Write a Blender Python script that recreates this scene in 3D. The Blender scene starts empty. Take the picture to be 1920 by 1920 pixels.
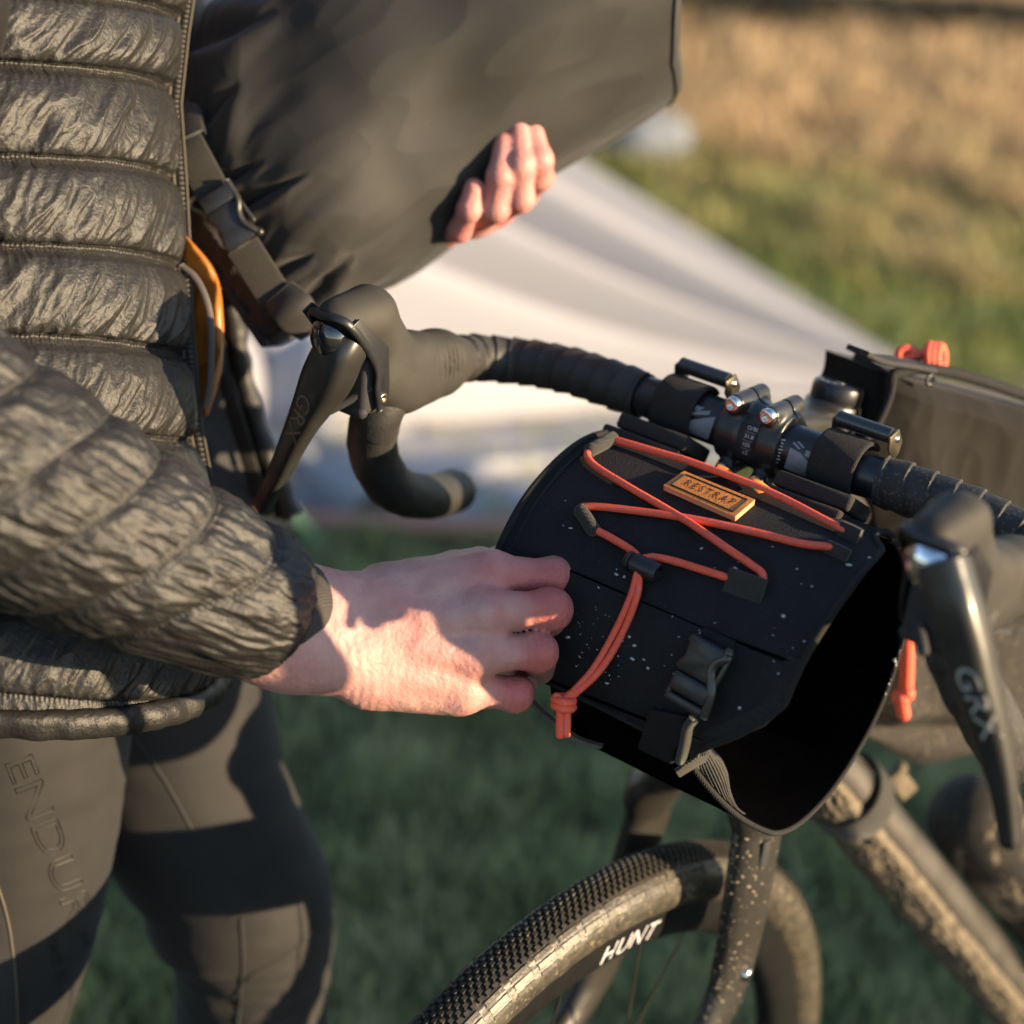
import bpy, bmesh, math, random
import numpy as np
from mathutils import Matrix, Vector
from mathutils.bvhtree import BVHTree

rng = np.random.default_rng(7)
random.seed(7)
scene = bpy.context.scene
COL = scene.collection

# ------------------------------------------------------------------ camera, sky, sun
H = 1.004                                     # handlebar height above the ground; z = 0 is the ground
R = np.array([[0.78983429, 0.60273557, 0.11345318],
              [0.32868290, -0.25979713, -0.90800496],
              [-0.51781207, 0.75446358, -0.40330556]])   # rows: camera right, down, forward
T = np.array([0.16025524, -0.04895247, 1.14440085])
FPX = 3309.77                                 # focal length in photo pixels (1920 wide)
CAM = -R.T @ T + np.array([0, 0, H])

cd = bpy.data.cameras.new('camera')
cam = bpy.data.objects.new('camera', cd)
COL.objects.link(cam)
cd.sensor_width = 36.0
cd.lens = FPX / 1920 * 36
cd.clip_start = 0.02
cd.clip_end = 400
cd.dof.use_dof = True
cd.dof.focus_distance = 1.075
cd.dof.aperture_fstop = 2.9
cd.dof.aperture_blades = 9
cam.matrix_world = Matrix(((R[0][0], -R[1][0], -R[2][0], CAM[0]),
                           (R[0][1], -R[1][1], -R[2][1], CAM[1]),
                           (R[0][2], -R[1][2], -R[2][2], CAM[2]), (0, 0, 0, 1)))
scene.camera = cam

SUN = R.T @ np.array([1.0, 0.02, -0.38])    # towards the sun: from the right, low
SUN = SUN / np.linalg.norm(SUN)
EL = math.asin(SUN[2])
AZ = math.atan2(SUN[0], SUN[1])               # from +Y towards +X
sd = bpy.data.lights.new('sun', 'SUN')
sun = bpy.data.objects.new('sun', sd)
COL.objects.link(sun)
sd.energy = 5.0
sd.angle = math.radians(0.6)
sd.color = (1.0, 0.75, 0.46)
sun.rotation_euler = Vector(SUN).to_track_quat('Z', 'Y').to_euler()
sun.location = (3, 2, 4)

world = bpy.data.worlds.new('World')
scene.world = world
world.use_nodes = True
wn = world.node_tree.nodes
wn.clear()
wo = wn.new('ShaderNodeOutputWorld')
wb = wn.new('ShaderNodeBackground')
ws = wn.new('ShaderNodeTexSky')
ws.sky_type = 'NISHITA'
ws.sun_disc = False
ws.sun_elevation = EL
ws.sun_rotation = AZ
ws.altitude = 200
ws.air_density = 1.0
ws.dust_density = 0.6
ws.ozone_density = 1.5
wb.inputs['Strength'].default_value = 0.105
world.node_tree.links.new(ws.outputs[0], wb.inputs[0])
world.node_tree.links.new(wb.outputs[0], wo.inputs[0])

vs = scene.view_settings
vs.view_transform = 'Standard'
vs.look = 'None'
vs.gamma = 1
vs.use_curve_mapping = False
vs.exposure = 1.55
scene.render.engine = 'CYCLES'
scene.cycles.use_denoising = True
scene.cycles.max_bounces = 6

# ------------------------------------------------------------------ helpers
def ray(u, v):
    return R.T @ np.array([(u - 960) / FPX, (v - 960) / FPX, 1.0])
def P(u, v, d):
    """point on the sight line of a photo pixel at distance d along the view axis"""
    return CAM + ray(u, v) * d
def PG(u, v, z=0.0):
    r = ray(u, v)
    return CAM + r * ((z - CAM[2]) / r[2])
def B(x, y, z):
    return np.array([x, y, z + H], float)
def unit(v):
    v = np.asarray(v, float)
    return v / np.linalg.norm(v)

def spline(pts, n, closed=False):
    """Catmull-Rom through rows of any width"""
    p = np.asarray(pts, float)
    if closed:
        q = np.vstack([p[-1:], p, p[:2]])
        m = len(p)
    else:
        q = np.vstack([2 * p[0] - p[1], p, 2 * p[-1] - p[-2]])
        m = len(p) - 1
    t = np.linspace(0, m, n, endpoint=not closed)
    i = np.minimum(t.astype(int), m - 1)
    f = (t - i)[:, None]
    a, b, c, d = q[i], q[i + 1], q[i + 2], q[i + 3]
    return .5 * (2 * b + (c - a) * f + (2 * a - 5 * b + 4 * c - d) * f ** 2 + (3 * b - a - 3 * c + d) * f ** 3)

# gradient noise
_pr = np.random.default_rng(3)
_G = _pr.normal(size=(512, 3)); _G /= np.linalg.norm(_G, axis=1)[:, None]
def pn(p):
    p = np.asarray(p, float)
    i = np.floor(p).astype(np.int64); f = p - i
    u = f * f * f * (f * (f * 6 - 15) + 10)
    out = 0
    for dx in (0, 1):
        for dy in (0, 1):
            for dz in (0, 1):
                h = ((i[..., 0] + dx) * 73856093 ^ (i[..., 1] + dy) * 19349663 ^ (i[..., 2] + dz) * 83492791) & 511
                g = _G[h]
                dot = g[..., 0] * (f[..., 0] - dx) + g[..., 1] * (f[..., 1] - dy) + g[..., 2] * (f[..., 2] - dz)
                w = (u[..., 0] if dx else 1 - u[..., 0]) * (u[..., 1] if dy else 1 - u[..., 1]) * (u[..., 2] if dz else 1 - u[..., 2])
                out = out + w * dot
    return out * 1.6
def ridge(p):
    return 1 - 2 * np.abs(pn(p))

# geometry is (V, [poly arrays])
def join(*gs):
    V = []; F = []; o = 0
    for v, f in gs:
        V.append(np.asarray(v, float))
        F += [np.asarray(a) + o for a in f]
        o += len(v)
    return np.vstack(V), F
def grid(p, cu=False, cv=False, flip=False):
    nu, nv = p.shape[:2]
    i = np.arange(nu if cu else nu - 1)[:, None]; j = np.arange(nv if cv else nv - 1)[None]
    i2 = (i + 1) % nu; j2 = (j + 1) % nv
    q = np.stack(np.broadcast_arrays(i * nv + j, i2 * nv + j, i2 * nv + j2, i * nv + j2), -1).reshape(-1, 4)
    if flip:
        q = q[:, ::-1]
    return p.reshape(-1, 3), [q]
def frames(path, ref=None):
    n = len(path)
    t = np.gradient(path, axis=0); t /= np.linalg.norm(t, axis=1)[:, None] + 1e-12
    a = np.zeros_like(path)
    r = np.array(ref if ref is not None else ([0, 0, 1] if abs(t[0][2]) < .9 else [1, 0, 0]), float)
    for k in range(n):
        if ref is not None:
            r = np.array(ref, float)
        r = r - t[k] * (r @ t[k]); r /= np.linalg.norm(r) + 1e-12
        a[k] = r
    return t, a, np.cross(t, a)
def tube(path, r, ns=16, ref=None, ex=2.0, cap=True, closed=False):
    path = np.asarray(path, float)
    n = len(path)
    r = np.asarray(r, float)
    if r.ndim == 0:
        r = np.full((n, 2), float(r))
    elif r.ndim == 1:
        r = np.stack([r, r], 1) if len(r) == n else np.tile(r, (n, 1))
    t, a, b = frames(path, ref)
    th = np.linspace(0, 2 * np.pi, ns, endpoint=False)
    c, s = np.cos(th), np.sin(th)
    c = np.sign(c) * np.abs(c) ** (2 / ex); s = np.sign(s) * np.abs(s) ** (2 / ex)
    p = path[:, None] + a[:, None] * (r[:, 0:1] * c)[..., None] + b[:, None] * (r[:, 1:2] * s)[..., None]
    V, F = grid(p, cu=closed, cv=True)
    if cap and not closed:
        F = F + [np.arange(ns)[::-1][None], (np.arange(ns) + (n - 1) * ns)[None]]
    return V, F
def capsule(path, r, ns=14, nr=5, ref=None, ex=2.0):
    """tube with rounded ends"""
    path = np.asarray(path, float); n = len(path)
    r = np.full(n, float(r)) if np.ndim(r) == 0 else np.asarray(r, float)
    k = np.linspace(0, np.pi / 2, nr + 1)[:-1]
    d0 = unit(path[0] - path[1]); d1 = unit(path[-1] - path[-2])
    p0 = [path[0] + d0 * r[0] * np.cos(x) for x in k]; r0 = [max(r[0] * np.sin(x), r[0] * .06) for x in k]
    p1 = [path[-1] + d1 * r[-1] * np.cos(x) for x in k[::-1]]; r1 = [max(r[-1] * np.sin(x), r[-1] * .06) for x in k[::-1]]
    return tube(np.vstack([p0, path, p1]), np.concatenate([r0, r, r1]), ns, ref, ex)
def lathe(c, axis, prof, n=32, closed_prof=False):
    axis = unit(axis)
    x = unit(np.cross(axis, [0.31, 0.5, 0.8])); y = np.cross(axis, x)
    th = np.linspace(0, 2 * np.pi, n, endpoint=False)
    prof = np.asarray(prof, float)
    p = np.asarray(c, float) + axis * prof[:, 0][:, None, None] + (x * np.cos(th)[:, None] + y * np.sin(th)[:, None])[None] * prof[:, 1][:, None, None]
    return grid(p, cu=closed_prof, cv=True)
def from_bm(bm):
    bm.verts.ensure_lookup_table()
    V = np.array([v.co[:] for v in bm.verts])
    d = {}
    for f in bm.faces:
        d.setdefault(len(f.verts), []).append([v.index for v in f.verts])
    bm.free()
    return V, [np.array(x) for x in d.values()]
def rbox(c, axes, half, bev=0.001, seg=2):
    bm = bmesh.new()
    bmesh.ops.create_cube(bm, size=2)
    for v in bm.verts:
        v.co = Vector((v.co.x * half[0], v.co.y * half[1], v.co.z * half[2]))
    if bev:
        bmesh.ops.bevel(bm, geom=list(bm.edges), offset=bev, segments=seg, profile=.5, affect='EDGES')
    bm.verts.index_update()
    V, F = from_bm(bm)
    return V @ np.asarray(axes, float) + np.asarray(c, float), F
def prism(poly, ext, bev=0.0, seg=2):
    """polygon (n,3) swept by vector ext"""
    bm = bmesh.new()
    vs_ = [bm.verts.new(p) for p in poly]
    f = bm.faces.new(vs_)
    r = bmesh.ops.extrude_face_region(bm, geom=[f])
    for g in r['geom']:
        if isinstance(g, bmesh.types.BMVert):
            g.co += Vector(ext)
    bmesh.ops.recalc_face_normals(bm, faces=list(bm.faces))
    if bev:
        bmesh.ops.bevel(bm, geom=list(bm.edges), offset=bev, segments=seg, profile=.5, affect='EDGES')
    bm.verts.index_update()
    return from_bm(bm)
def ribbon(path, wid, width, thick, nrm=None):
    """flat strap: path (n,3), wid (n,3) or vec = width direction"""
    path = np.asarray(path, float); n = len(path)
    w = np.broadcast_to(np.asarray(wid, float), path.shape).copy()
    t = np.gradient(path, axis=0); t /= np.linalg.norm(t, axis=1)[:, None]
    w -= t * (w * t).sum(1)[:, None]; w /= np.linalg.norm(w, axis=1)[:, None]
    nn = np.cross(t, w)
    hw = (np.broadcast_to(np.asarray(width, float), (n,)) / 2)[:, None]; ht = thick / 2
    k = .8
    cs = [(-1, -k), (-1, k), (-.9, 1), (.9, 1), (1, k), (1, -k), (.9, -1), (-.9, -1)]
    p = np.stack([path + w * hw * a + nn * ht * b for a, b in cs], 1)
    V, F = grid(p, cv=True)
    return V, F + [np.arange(8)[::-1][None], (np.arange(8) + (n - 1) * 8)[None]]
def ball(c, r, n=12, m=8, axes=None):
    th = np.linspace(0, 2 * np.pi, n, endpoint=False); ph = np.linspace(1e-3, np.pi - 1e-3, m)
    p = np.stack([np.sin(ph)[:, None] * np.cos(th), np.sin(ph)[:, None] * np.sin(th), np.cos(ph)[:, None] + 0 * th], -1)
    p = p * np.asarray(r, float)
    if axes is not None:
        p = p @ np.asarray(axes, float)
    return grid(p + np.asarray(c, float), cv=True, flip=True)
def mirror(g):
    V, F = g
    V = V.copy(); V[:, 0] *= -1
    return V, [a[:, ::-1] for a in F]

# signed distance fields -> mesh
def rcone(q, a, b, r1, r2):
    a = np.asarray(a, float); b = np.asarray(b, float)
    ba = b - a; pa = q - a
    t = np.clip(pa @ ba / (ba @ ba + 1e-12), 0, 1)
    return np.linalg.norm(pa - t[..., None] * ba, axis=-1) - (r1 + (r2 - r1) * t)
def chain(q, pts, rad, k=0.0):
    d = None
    for i in range(len(pts) - 1):
        e = rcone(q, pts[i], pts[i + 1], rad[i], rad[i + 1])
        d = e if d is None else smin(d, e, k)
    return d
def smin(a, b, k):
    if k <= 0:
        return np.minimum(a, b)
    h = np.maximum(k - np.abs(a - b), 0) / k
    return np.minimum(a, b) - h * h * k / 4
def smax(a, b, k):
    return -smin(-a, -b, k)
def sdf_mesh(fn, lo, hi, h):
    lo = np.asarray(lo, float); hi = np.asarray(hi, float)
    n = np.ceil((hi - lo) / h).astype(int) + 1
    ax = [lo[i] + np.arange(n[i]) * h for i in range(3)]
    q = np.stack(np.meshgrid(*ax, indexing='ij'), -1)
    F = fn(q)
    ins = F < 0
    nc = n - 1
    acc = np.zeros(tuple(nc) + (3,)); cnt = np.zeros(tuple(nc))
    quads = []
    crossings = []
    for a in range(3):
        sl0 = [slice(None)] * 3; sl1 = [slice(None)] * 3
        sl0[a] = slice(0, -1); sl1[a] = slice(1, None)
        cr = ins[tuple(sl0)] != ins[tuple(sl1)]
        idx = np.argwhere(cr)
        if len(idx) == 0:
            continue
        j = idx.copy(); j[:, a] += 1
        f0 = F[tuple(idx.T)]; f1 = F[tuple(j.T)]
        t = f0 / (f0 - f1)
        pos = lo + idx * h
        pos[:, a] += t * h
        crossings.append((a, idx, f0 < 0))
        b, c = [(1, 2), (2, 0), (0, 1)][a]
        for db in (0, 1):
            for dc in (0, 1):
                ci = idx.copy(); ci[:, b] -= db; ci[:, c] -= dc
                ok = ((ci >= 0) & (ci < nc)).all(1)
                np.add.at(acc, tuple(ci[ok].T), pos[ok]); np.add.at(cnt, tuple(ci[ok].T), 1)
    has = cnt > 0
    vid = np.full(tuple(nc), -1); vid[has] = np.arange(has.sum())
    V = acc[has] / cnt[has][:, None]
    for a, idx, s in crossings:
        b, c = [(1, 2), (2, 0), (0, 1)][a]
        ok = (idx[:, b] > 0) & (idx[:, c] > 0) & (idx[:, b] < nc[b]) & (idx[:, c] < nc[c])
        idx = idx[ok]; s = s[ok]
        qs = []
        for db, dc in ((1, 1), (0, 1), (0, 0), (1, 0)):
            ci = idx.copy(); ci[:, b] -= db; ci[:, c] -= dc
            qs.append(vid[tuple(ci.T)])
        qd = np.stack(qs, 1)
        qd[~s] = qd[~s][:, ::-1]
        quads.append(qd)
    return V, [np.vstack(quads)]

_orig = {}
def root_of(o):
    while o.parent:
        o = o.parent
    return o
def add(name, geo, mat, parent=None, smooth=True, sharp=None, label=None, kind=None, attrs=None):
    V, F = geo
    V = np.asarray(V, float)
    off = _orig.get(root_of(parent), np.zeros(3)) if parent is not None else np.zeros(3)
    me = bpy.data.meshes.new(name)
    V = V - off
    me.vertices.add(len(V)); me.vertices.foreach_set('co', V.astype(np.float32).ravel())
    F = [np.asarray(a) for a in F if len(a)]
    nl = sum(a.size for a in F); npoly = sum(len(a) for a in F)
    me.loops.add(nl); me.loops.foreach_set('vertex_index', np.concatenate([a.ravel() for a in F]).astype(np.int32))
    me.polygons.add(npoly)
    tot = np.concatenate([np.full(len(a), a.shape[1]) for a in F])
    st = np.concatenate([[0], np.cumsum(tot)[:-1]])
    me.polygons.foreach_set('loop_start', st.astype(np.int32))
    me.polygons.foreach_set('loop_total', tot.astype(np.int32))
    me.update(calc_edges=True)
    me.polygons.foreach_set('use_smooth', np.full(npoly, bool(smooth)))
    if sharp:
        me.set_sharp_from_angle(angle=math.radians(sharp))
    if attrs:
        for k, v in attrs.items():
            at = me.attributes.new(k, 'FLOAT', 'POINT'); at.data.foreach_set('value', np.asarray(v, np.float32))
    if mat:
        me.materials.append(mat)
    o = bpy.data.objects.new(name, me)
    COL.objects.link(o)
    if parent is not None:
        o.parent = parent
    if label: o['label'] = label
    if kind: o['kind'] = kind
    return o
def thing(name, label, cat, loc, group=None):
    o = bpy.data.objects.new(name, None)
    COL.objects.link(o)
    o.location = Vector(loc); o.empty_display_size = .05
    o['label'] = label; o['category'] = cat
    if group: o['group'] = group
    _orig[o] = np.asarray(loc, float)
    return o
def bvh(geo):
    V, F = geo
    polys = [tuple(int(i) for i in q) for a in F for q in a]
    return BVHTree.FromPolygons([tuple(v) for v in V], polys)
def hit(bv, u, v, off=0.0, dflt=1.1):
    d = Vector(ray(u, v))
    loc, nrm, i, dist = bv.ray_cast(Vector(CAM), d.normalized())
    if loc is None:
        return P(u, v, dflt), np.array(-unit(ray(u, v)))
    n = np.array(nrm)
    if n @ np.array(d) > 0: n = -n
    return np.array(loc) + n * off, n
def hit_ok(bv, u, v):
    d = Vector(ray(u, v)); return bv.ray_cast(Vector(CAM), d.normalized())[0] is not None
def hits(bv, pts, off=0.0, dflt=1.1):
    ok = [i for i, p in enumerate(pts) if hit_ok(bv, p[0], p[1])]     # points past the outline slide back to the last one on it
    near = [min(ok, key=lambda j: abs(j - i)) if ok else i for i in range(len(pts))]
    return np.array([hit(bv, pts[j][0], pts[j][1], off if np.ndim(off) == 0 else off[i], dflt)[0] + np.array([0, 0, 1e-5]) * (i - j) for i, j in enumerate(near)])
def text_geo(s, outline=0.0, shear=0.0, space=1.0):
    cu = bpy.data.curves.new('t', 'FONT'); cu.body = s; cu.size = 1.0; cu.shear = shear; cu.space_character = space
    cu.align_x = 'CENTER'; cu.align_y = 'CENTER'; cu.resolution_u = 4
    if outline:
        cu.fill_mode = 'NONE'; cu.bevel_depth = outline; cu.bevel_resolution = 0
    o = bpy.data.objects.new('t', cu); COL.objects.link(o)
    dg = bpy.context.evaluated_depsgraph_get()
    me = o.evaluated_get(dg).to_mesh()
    V = np.array([v.co[:] for v in me.vertices]); d = {}
    for p in me.polygons:
        d.setdefault(len(p.vertices), []).append(list(p.vertices))
    F = [np.array(x) for x in d.values()]
    bpy.data.objects.remove(o); bpy.data.curves.remove(cu)
    return V, F
def px_text(s, c, X, Y, bv, off=0.0006, outline=0.0, shear=0.0, space=1.0, zs=0.0, dflt=1.1):
    """lettering laid on a surface: centre pixel c, X = em right, Y = em up (pixels)"""
    V, F = text_geo(s, outline, shear, space)
    out = []; ok = []
    for p in V:
        q = np.array(c) + p[0] * np.array(X) + p[1] * np.array(Y)
        ok.append(hit_ok(bv, q[0], q[1]))
        h_, n = hit(bv, q[0], q[1], off, dflt)
        out.append(h_ + n * p[2] * zs)
    out = np.array(out); ok = np.array(ok); keep = []
    for a in F:                                                # letters that run over the edge end there
        g = ok[a].all(1) & (np.ptp(out[a], axis=1).max(1) < .03)
        if g.any(): keep.append(a[g])
    if not keep:
        print('no letters of', s, 'on the surface'); return np.zeros((3, 3)) + CAM - [0, 0, 5], [np.array([[0, 1, 2]])]
    used = np.unique(np.concatenate([a.ravel() for a in keep])); mp = np.zeros(len(out), int); mp[used] = np.arange(len(used))
    return out[used], [mp[a] for a in keep]

# ------------------------------------------------------------------ materials
def mk(name, col, rough=.6, metal=0.0, spec=.5, var=0.0, vs=30.0, bump=0.0, bs=300.0, bdet=4.0, bump2=0.0, bs2=60.0,
       sheen=0.0, coat=0.0, specks=None, stretch=None, wave=None, sss=0.0, attr=None, tint=None, trans=0.0, alpha=1.0):
    m = bpy.data.materials.new(name); m.use_nodes = True
    N = m.node_tree.nodes; L = m.node_tree.links; N.clear()
    out = N.new('ShaderNodeOutputMaterial'); b = N.new('ShaderNodeBsdfPrincipled')
    L.new(b.outputs[0], out.inputs[0])
    b.inputs['Base Color'].default_value = (*col, 1); b.inputs['Roughness'].default_value = rough
    b.inputs['Metallic'].default_value = metal; b.inputs['Specular IOR Level'].default_value = spec
    if sheen:
        b.inputs['Sheen Weight'].default_value = sheen; b.inputs['Sheen Roughness'].default_value = .45
    if coat:
        b.inputs['Coat Weight'].default_value = coat; b.inputs['Coat Roughness'].default_value = .08
    if sss:
        b.inputs['Subsurface Weight'].default_value = sss
        b.inputs['Subsurface Radius'].default_value = (.009, .0035, .0016)
        b.inputs['Subsurface Scale'].default_value = 1.0
    tc = N.new('ShaderNodeTexCoord'); mp = N.new('ShaderNodeMapping')
    L.new(tc.outputs['Object'], mp.inputs[0])
    if stretch: mp.inputs['Scale'].default_value = stretch
    co = mp.outputs[0]
    def noise(sc, det=4.0, rough_=.6):
        n = N.new('ShaderNodeTexNoise'); n.inputs['Scale'].default_value = sc; n.inputs['Detail'].default_value = det
        n.inputs['Roughness'].default_value = rough_; L.new(co, n.inputs['Vector']); return n.outputs[0]
    def ramp(x, a, c0, c):
        r = N.new('ShaderNodeValToRGB'); e = r.color_ramp.elements
        e[0].position = a; e[0].color = (*c0, 1); e[1].position = c[0]; e[1].color = (*c[1], 1); L.new(x, r.inputs[0]); return r.outputs[0]
    def mix(f, a, c):
        x = N.new('ShaderNodeMix'); x.data_type = 'RGBA'
        if isinstance(f, float): x.inputs[0].default_value = f
        else: L.new(f, x.inputs[0])
        for s_, v in ((6, a), (7, c)):
            if isinstance(v, tuple): x.inputs[s_].default_value = (*v, 1)
            else: L.new(v, x.inputs[s_])
        return x.outputs[2]
    cur = None
    if var or tint:
        c2 = tint if tint else tuple(min(1, c * (1 + var)) for c in col)
        c1 = tuple(c * (1 - var) for c in col)
        cur = ramp(noise(vs, 6.0), .32, c1, (.68, c2))
    if attr:                                                   # (attribute, colour): pigment painted on the mesh
        a = N.new('ShaderNodeAttribute'); a.attribute_name = attr[0]
        cur = mix(a.outputs['Fac'], cur if cur else col, attr[1])
    if specks:                                                 # (scale, threshold, colour)
        for sc, th, c in specks:
            f = N.new('ShaderNodeValToRGB'); f.color_ramp.elements[0].position = th; f.color_ramp.elements[1].position = min(th + .04, 1)
            L.new(noise(sc, 2.0, .5), f.inputs[0])
            cur = mix(f.outputs[0], cur if cur else col, c)
    if cur: L.new(cur, b.inputs['Base Color'])
    nrm = None
    def bmp(h, st, dist):
        nonlocal nrm
        x = N.new('ShaderNodeBump'); x.inputs['Strength'].default_value = st; x.inputs['Distance'].default_value = dist
        L.new(h, x.inputs['Height'])
        if nrm: L.new(nrm, x.inputs['Normal'])
        nrm = x.outputs[0]
    if bump2: bmp(noise(bs2, 5.0), bump2, .004)
    if bump: bmp(noise(bs, bdet), bump, .0012)
    if wave:                                                   # (scale, strength, direction)
        for sc, st, dr in wave:
            w = N.new('ShaderNodeTexWave'); w.bands_direction = dr; w.inputs['Scale'].default_value = sc
            w.inputs['Distortion'].default_value = .3; L.new(co, w.inputs['Vector']); bmp(w.outputs['Fac'], st, .0006)
    if nrm: L.new(nrm, b.inputs['Normal'])
    if trans:
        t = N.new('ShaderNodeBsdfTranslucent'); mx = N.new('ShaderNodeMixShader'); mx.inputs[0].default_value = trans
        if cur: L.new(cur, t.inputs[0])
        else: t.inputs[0].default_value = (*col, 1)
        L.new(b.outputs[0], mx.inputs[1]); L.new(t.outputs[0], mx.inputs[2]); L.new(mx.outputs[0], out.inputs[0])
    return m

M = {}
M['jacket'] = mk('jacket_nylon', (.0150, .0145, .0140), .46, spec=.42, var=.15, vs=25, bump=.7, bs=330, bdet=6, bump2=.2, bs2=110)
M['jacket_trim'] = mk('jacket_elastic', (.03, .026, .023), .8, var=.2, vs=300, wave=[(260, .5, 'X')])
M['stitch'] = mk('stitch_thread', (.07, .058, .042), .8)
M['lining'] = mk('orange_lining', (.36, .125, .014), .45, var=.15, vs=40, bump=.3, bs=150, bump2=.3, bs2=40)
M['piping'] = mk('grey_piping', (.12, .10, .09), .7)
M['blackcloth'] = mk('black_cloth', (.018, .018, .02), .8, var=.2, bump=.2, bs=500)
M['zip'] = mk('zip_tape', (.035, .033, .032), .7)
M['teeth'] = mk('zip_teeth', (.10, .09, .075), .35)
M['brass'] = mk('zip_stop_metal', (.6, .5, .32), .3, metal=1)
M['tights'] = mk('tights_fabric', (.0150, .0142, .0138), .75, spec=.35, var=.12, vs=60, bump=.25, bs=1400, sheen=.08)
M['tights_side'] = mk('tights_panel', (.018, .017, .018), .7, var=.15, vs=200, bump=.3, bs=900, sheen=.05)
M['print'] = mk('tights_print', (.008, .009, .007), .6)
M['skin'] = mk('skin', (.47, .265, .235), .5, spec=.45, var=.10, vs=70, bump=.6, bs=380, bdet=6, bump2=.25, bs2=130, sss=.10, attr=('red', (.46, .125, .115)))
M['nail'] = mk('nail', (.66, .40, .30), .3, sss=.1)
M['drybag'] = mk('dry_bag_fabric', (.0200, .0190, .0175), .66, spec=.35, var=.10, vs=30, bump=.22, bs=900, sheen=.12, specks=[(330, .77, (.08, .065, .045))])
M['webbing'] = mk('webbing', (.022, .020, .015), .8, var=.2, vs=200, wave=[(240, .6, 'Z')], sheen=.15)
M['buckle'] = mk('buckle_plastic', (.012, .012, .014), .38, var=.25, vs=150, bump=.06, bs=300)
M['cordura'] = mk('bag_cordura', (.009, .009, .0105), .75, spec=.3, var=.25, vs=40, bump=.9, bs=1100, bdet=2, specks=[(800, .68, (.045, .038, .028)), (210, .80, (.22, .19, .15))])
M['cordura_in'] = mk('bag_inside_shaded', (.0022, .0022, .0026), 1.0, spec=.0, var=.2, bump=.25, bs=900, specks=[(260, .82, (.12, .1, .07))])  # blacker than the outer cloth: shade inside the bag put into the colour
M['edge'] = mk('bag_binding', (.006, .006, .006), .85, var=.3, vs=300, wave=[(300, .6, 'Y')])
M['foam'] = mk('strap_foam', (.016, .015, .014), .9, var=.3, vs=150, bump=.5, bs=900)
M['velcro'] = mk('hook_strap', (.016, .015, .0135), .95, var=.3, vs=400, bump=.8, bs=1500, bdet=2)
M['camblack'] = mk('black_anodised', (.018, .019, .022), .3, metal=.0, spec=.6, coat=.3)
M['camsteel'] = mk('plated_steel', (.35, .30, .22), .3, metal=1)
M['leather'] = mk('tan_leather', (.50, .175, .032), .6, var=.12, vs=80, bump=.35, bs=500)
M['leather_edge'] = mk('leather_edge', (.48, .25, .14), .75)
M['deboss'] = mk('pressed_letters', (.07, .025, .008), .7)
M['black_thread'] = mk('black_thread', (.012, .012, .012), .8)
M['cord'] = mk('bungee_cord', (.80, .105, .05), .6, var=.12, vs=300, bump=.3, bs=700, specks=[(420, .64, (.42, .16, .24))])
M['rubber'] = mk('hood_rubber', (.031, .029, .025), .68, spec=.28, var=.18, vs=35, bump=.15, bs=600, specks=[(70, .80, (.06, .05, .038))])
M['tape'] = mk('bar_tape', (.027, .0255, .0235), .56, spec=.4, var=.3, vs=60, bump=.4, bs=450, specks=[(120, .72, (.06, .053, .045))])
M['tape_dirty'] = mk('bar_tape_dusty', (.022, .021, .020), .7, var=.45, vs=90, bump=.6, bs=420, specks=[(380, .60, (.07, .062, .05))])
M['bar'] = mk('bar_alloy', (.012, .013, .016), .34, spec=.5, var=.15, vs=60)
M['grey'] = mk('bar_print_grey', (.20, .215, .24), .5, var=.15, vs=200)
M['white'] = mk('print_white', (.55, .55, .58), .5)
M['stem'] = mk('stem_alloy', (.020, .0195, .018), .36, spec=.55, var=.2, vs=60, bump=.05, bs=500)
M['bolt'] = mk('bolt_steel', (.75, .73, .70), .22, metal=1, var=.1, vs=200)
M['gloss'] = mk('gloss_black', (.012, .012, .014), .05, spec=.9, coat=1.0)
M['cap_reflection'] = mk('cap_sky_shine', (.62, .64, .68), .08, metal=1)  # pale metal puts a bright sky reflection into the right gloss-black cap
M['lever'] = mk('lever_alloy', (.022, .021, .019), .38, spec=.6, var=.2, vs=40, coat=.15, specks=[(160, .74, (.06, .05, .035))])
M['logo'] = mk('lever_print', (.16, .10, .07), .4)
M['logo2'] = mk('lever_print_grey', (.30, .29, .28), .45)
M['paint'] = mk('fork_paint', (.020, .0185, .016), .45, spec=.5, var=.15, vs=50, bump=.06, bs=400)
M['mud'] = mk('dried_mud', (.125, .101, .069), .95, var=.35, vs=80, bump=.9, bs=260, bump2=.7, bs2=90)
M['fleck'] = mk('mud_fleck', (.20, .165, .12), .9)
M['fleck_pale'] = mk('pale_fleck', (.40, .40, .42), .8)
M['tyre'] = mk('tyre_rubber', (.017, .0155, .0135), .55, spec=.4, var=.35, vs=90, bump=.25, bs=500, specks=[(110, .62, (.10, .075, .04))])
M['knob'] = mk('tread_rubber', (.022, .019, .015), .6, var=.35, vs=120, specks=[(160, .66, (.12, .09, .05))])
M['side'] = mk('tyre_sidewall', (.045, .040, .031), .45, spec=.5, var=.45, vs=120, bump=.3, bs=350, stretch=(1, 1, 1), specks=[(300, .60, (.13, .105, .07))])
M['rim'] = mk('rim_carbon', (.010, .010, .010), .32, spec=.5, var=.2, vs=60)
M['spoke'] = mk('spoke_steel', (.12, .10, .085), .4, metal=.6)
M['frame'] = mk('frame_paint', (.22, .205, .19), .30, metal=.85, var=.2, vs=40)
M['framebag'] = mk('frame_bag_fabric', (.0105, .0090, .0075), .82, spec=.15, var=.12, vs=40, bump=.25, bs=900, sheen=.08)
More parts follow.
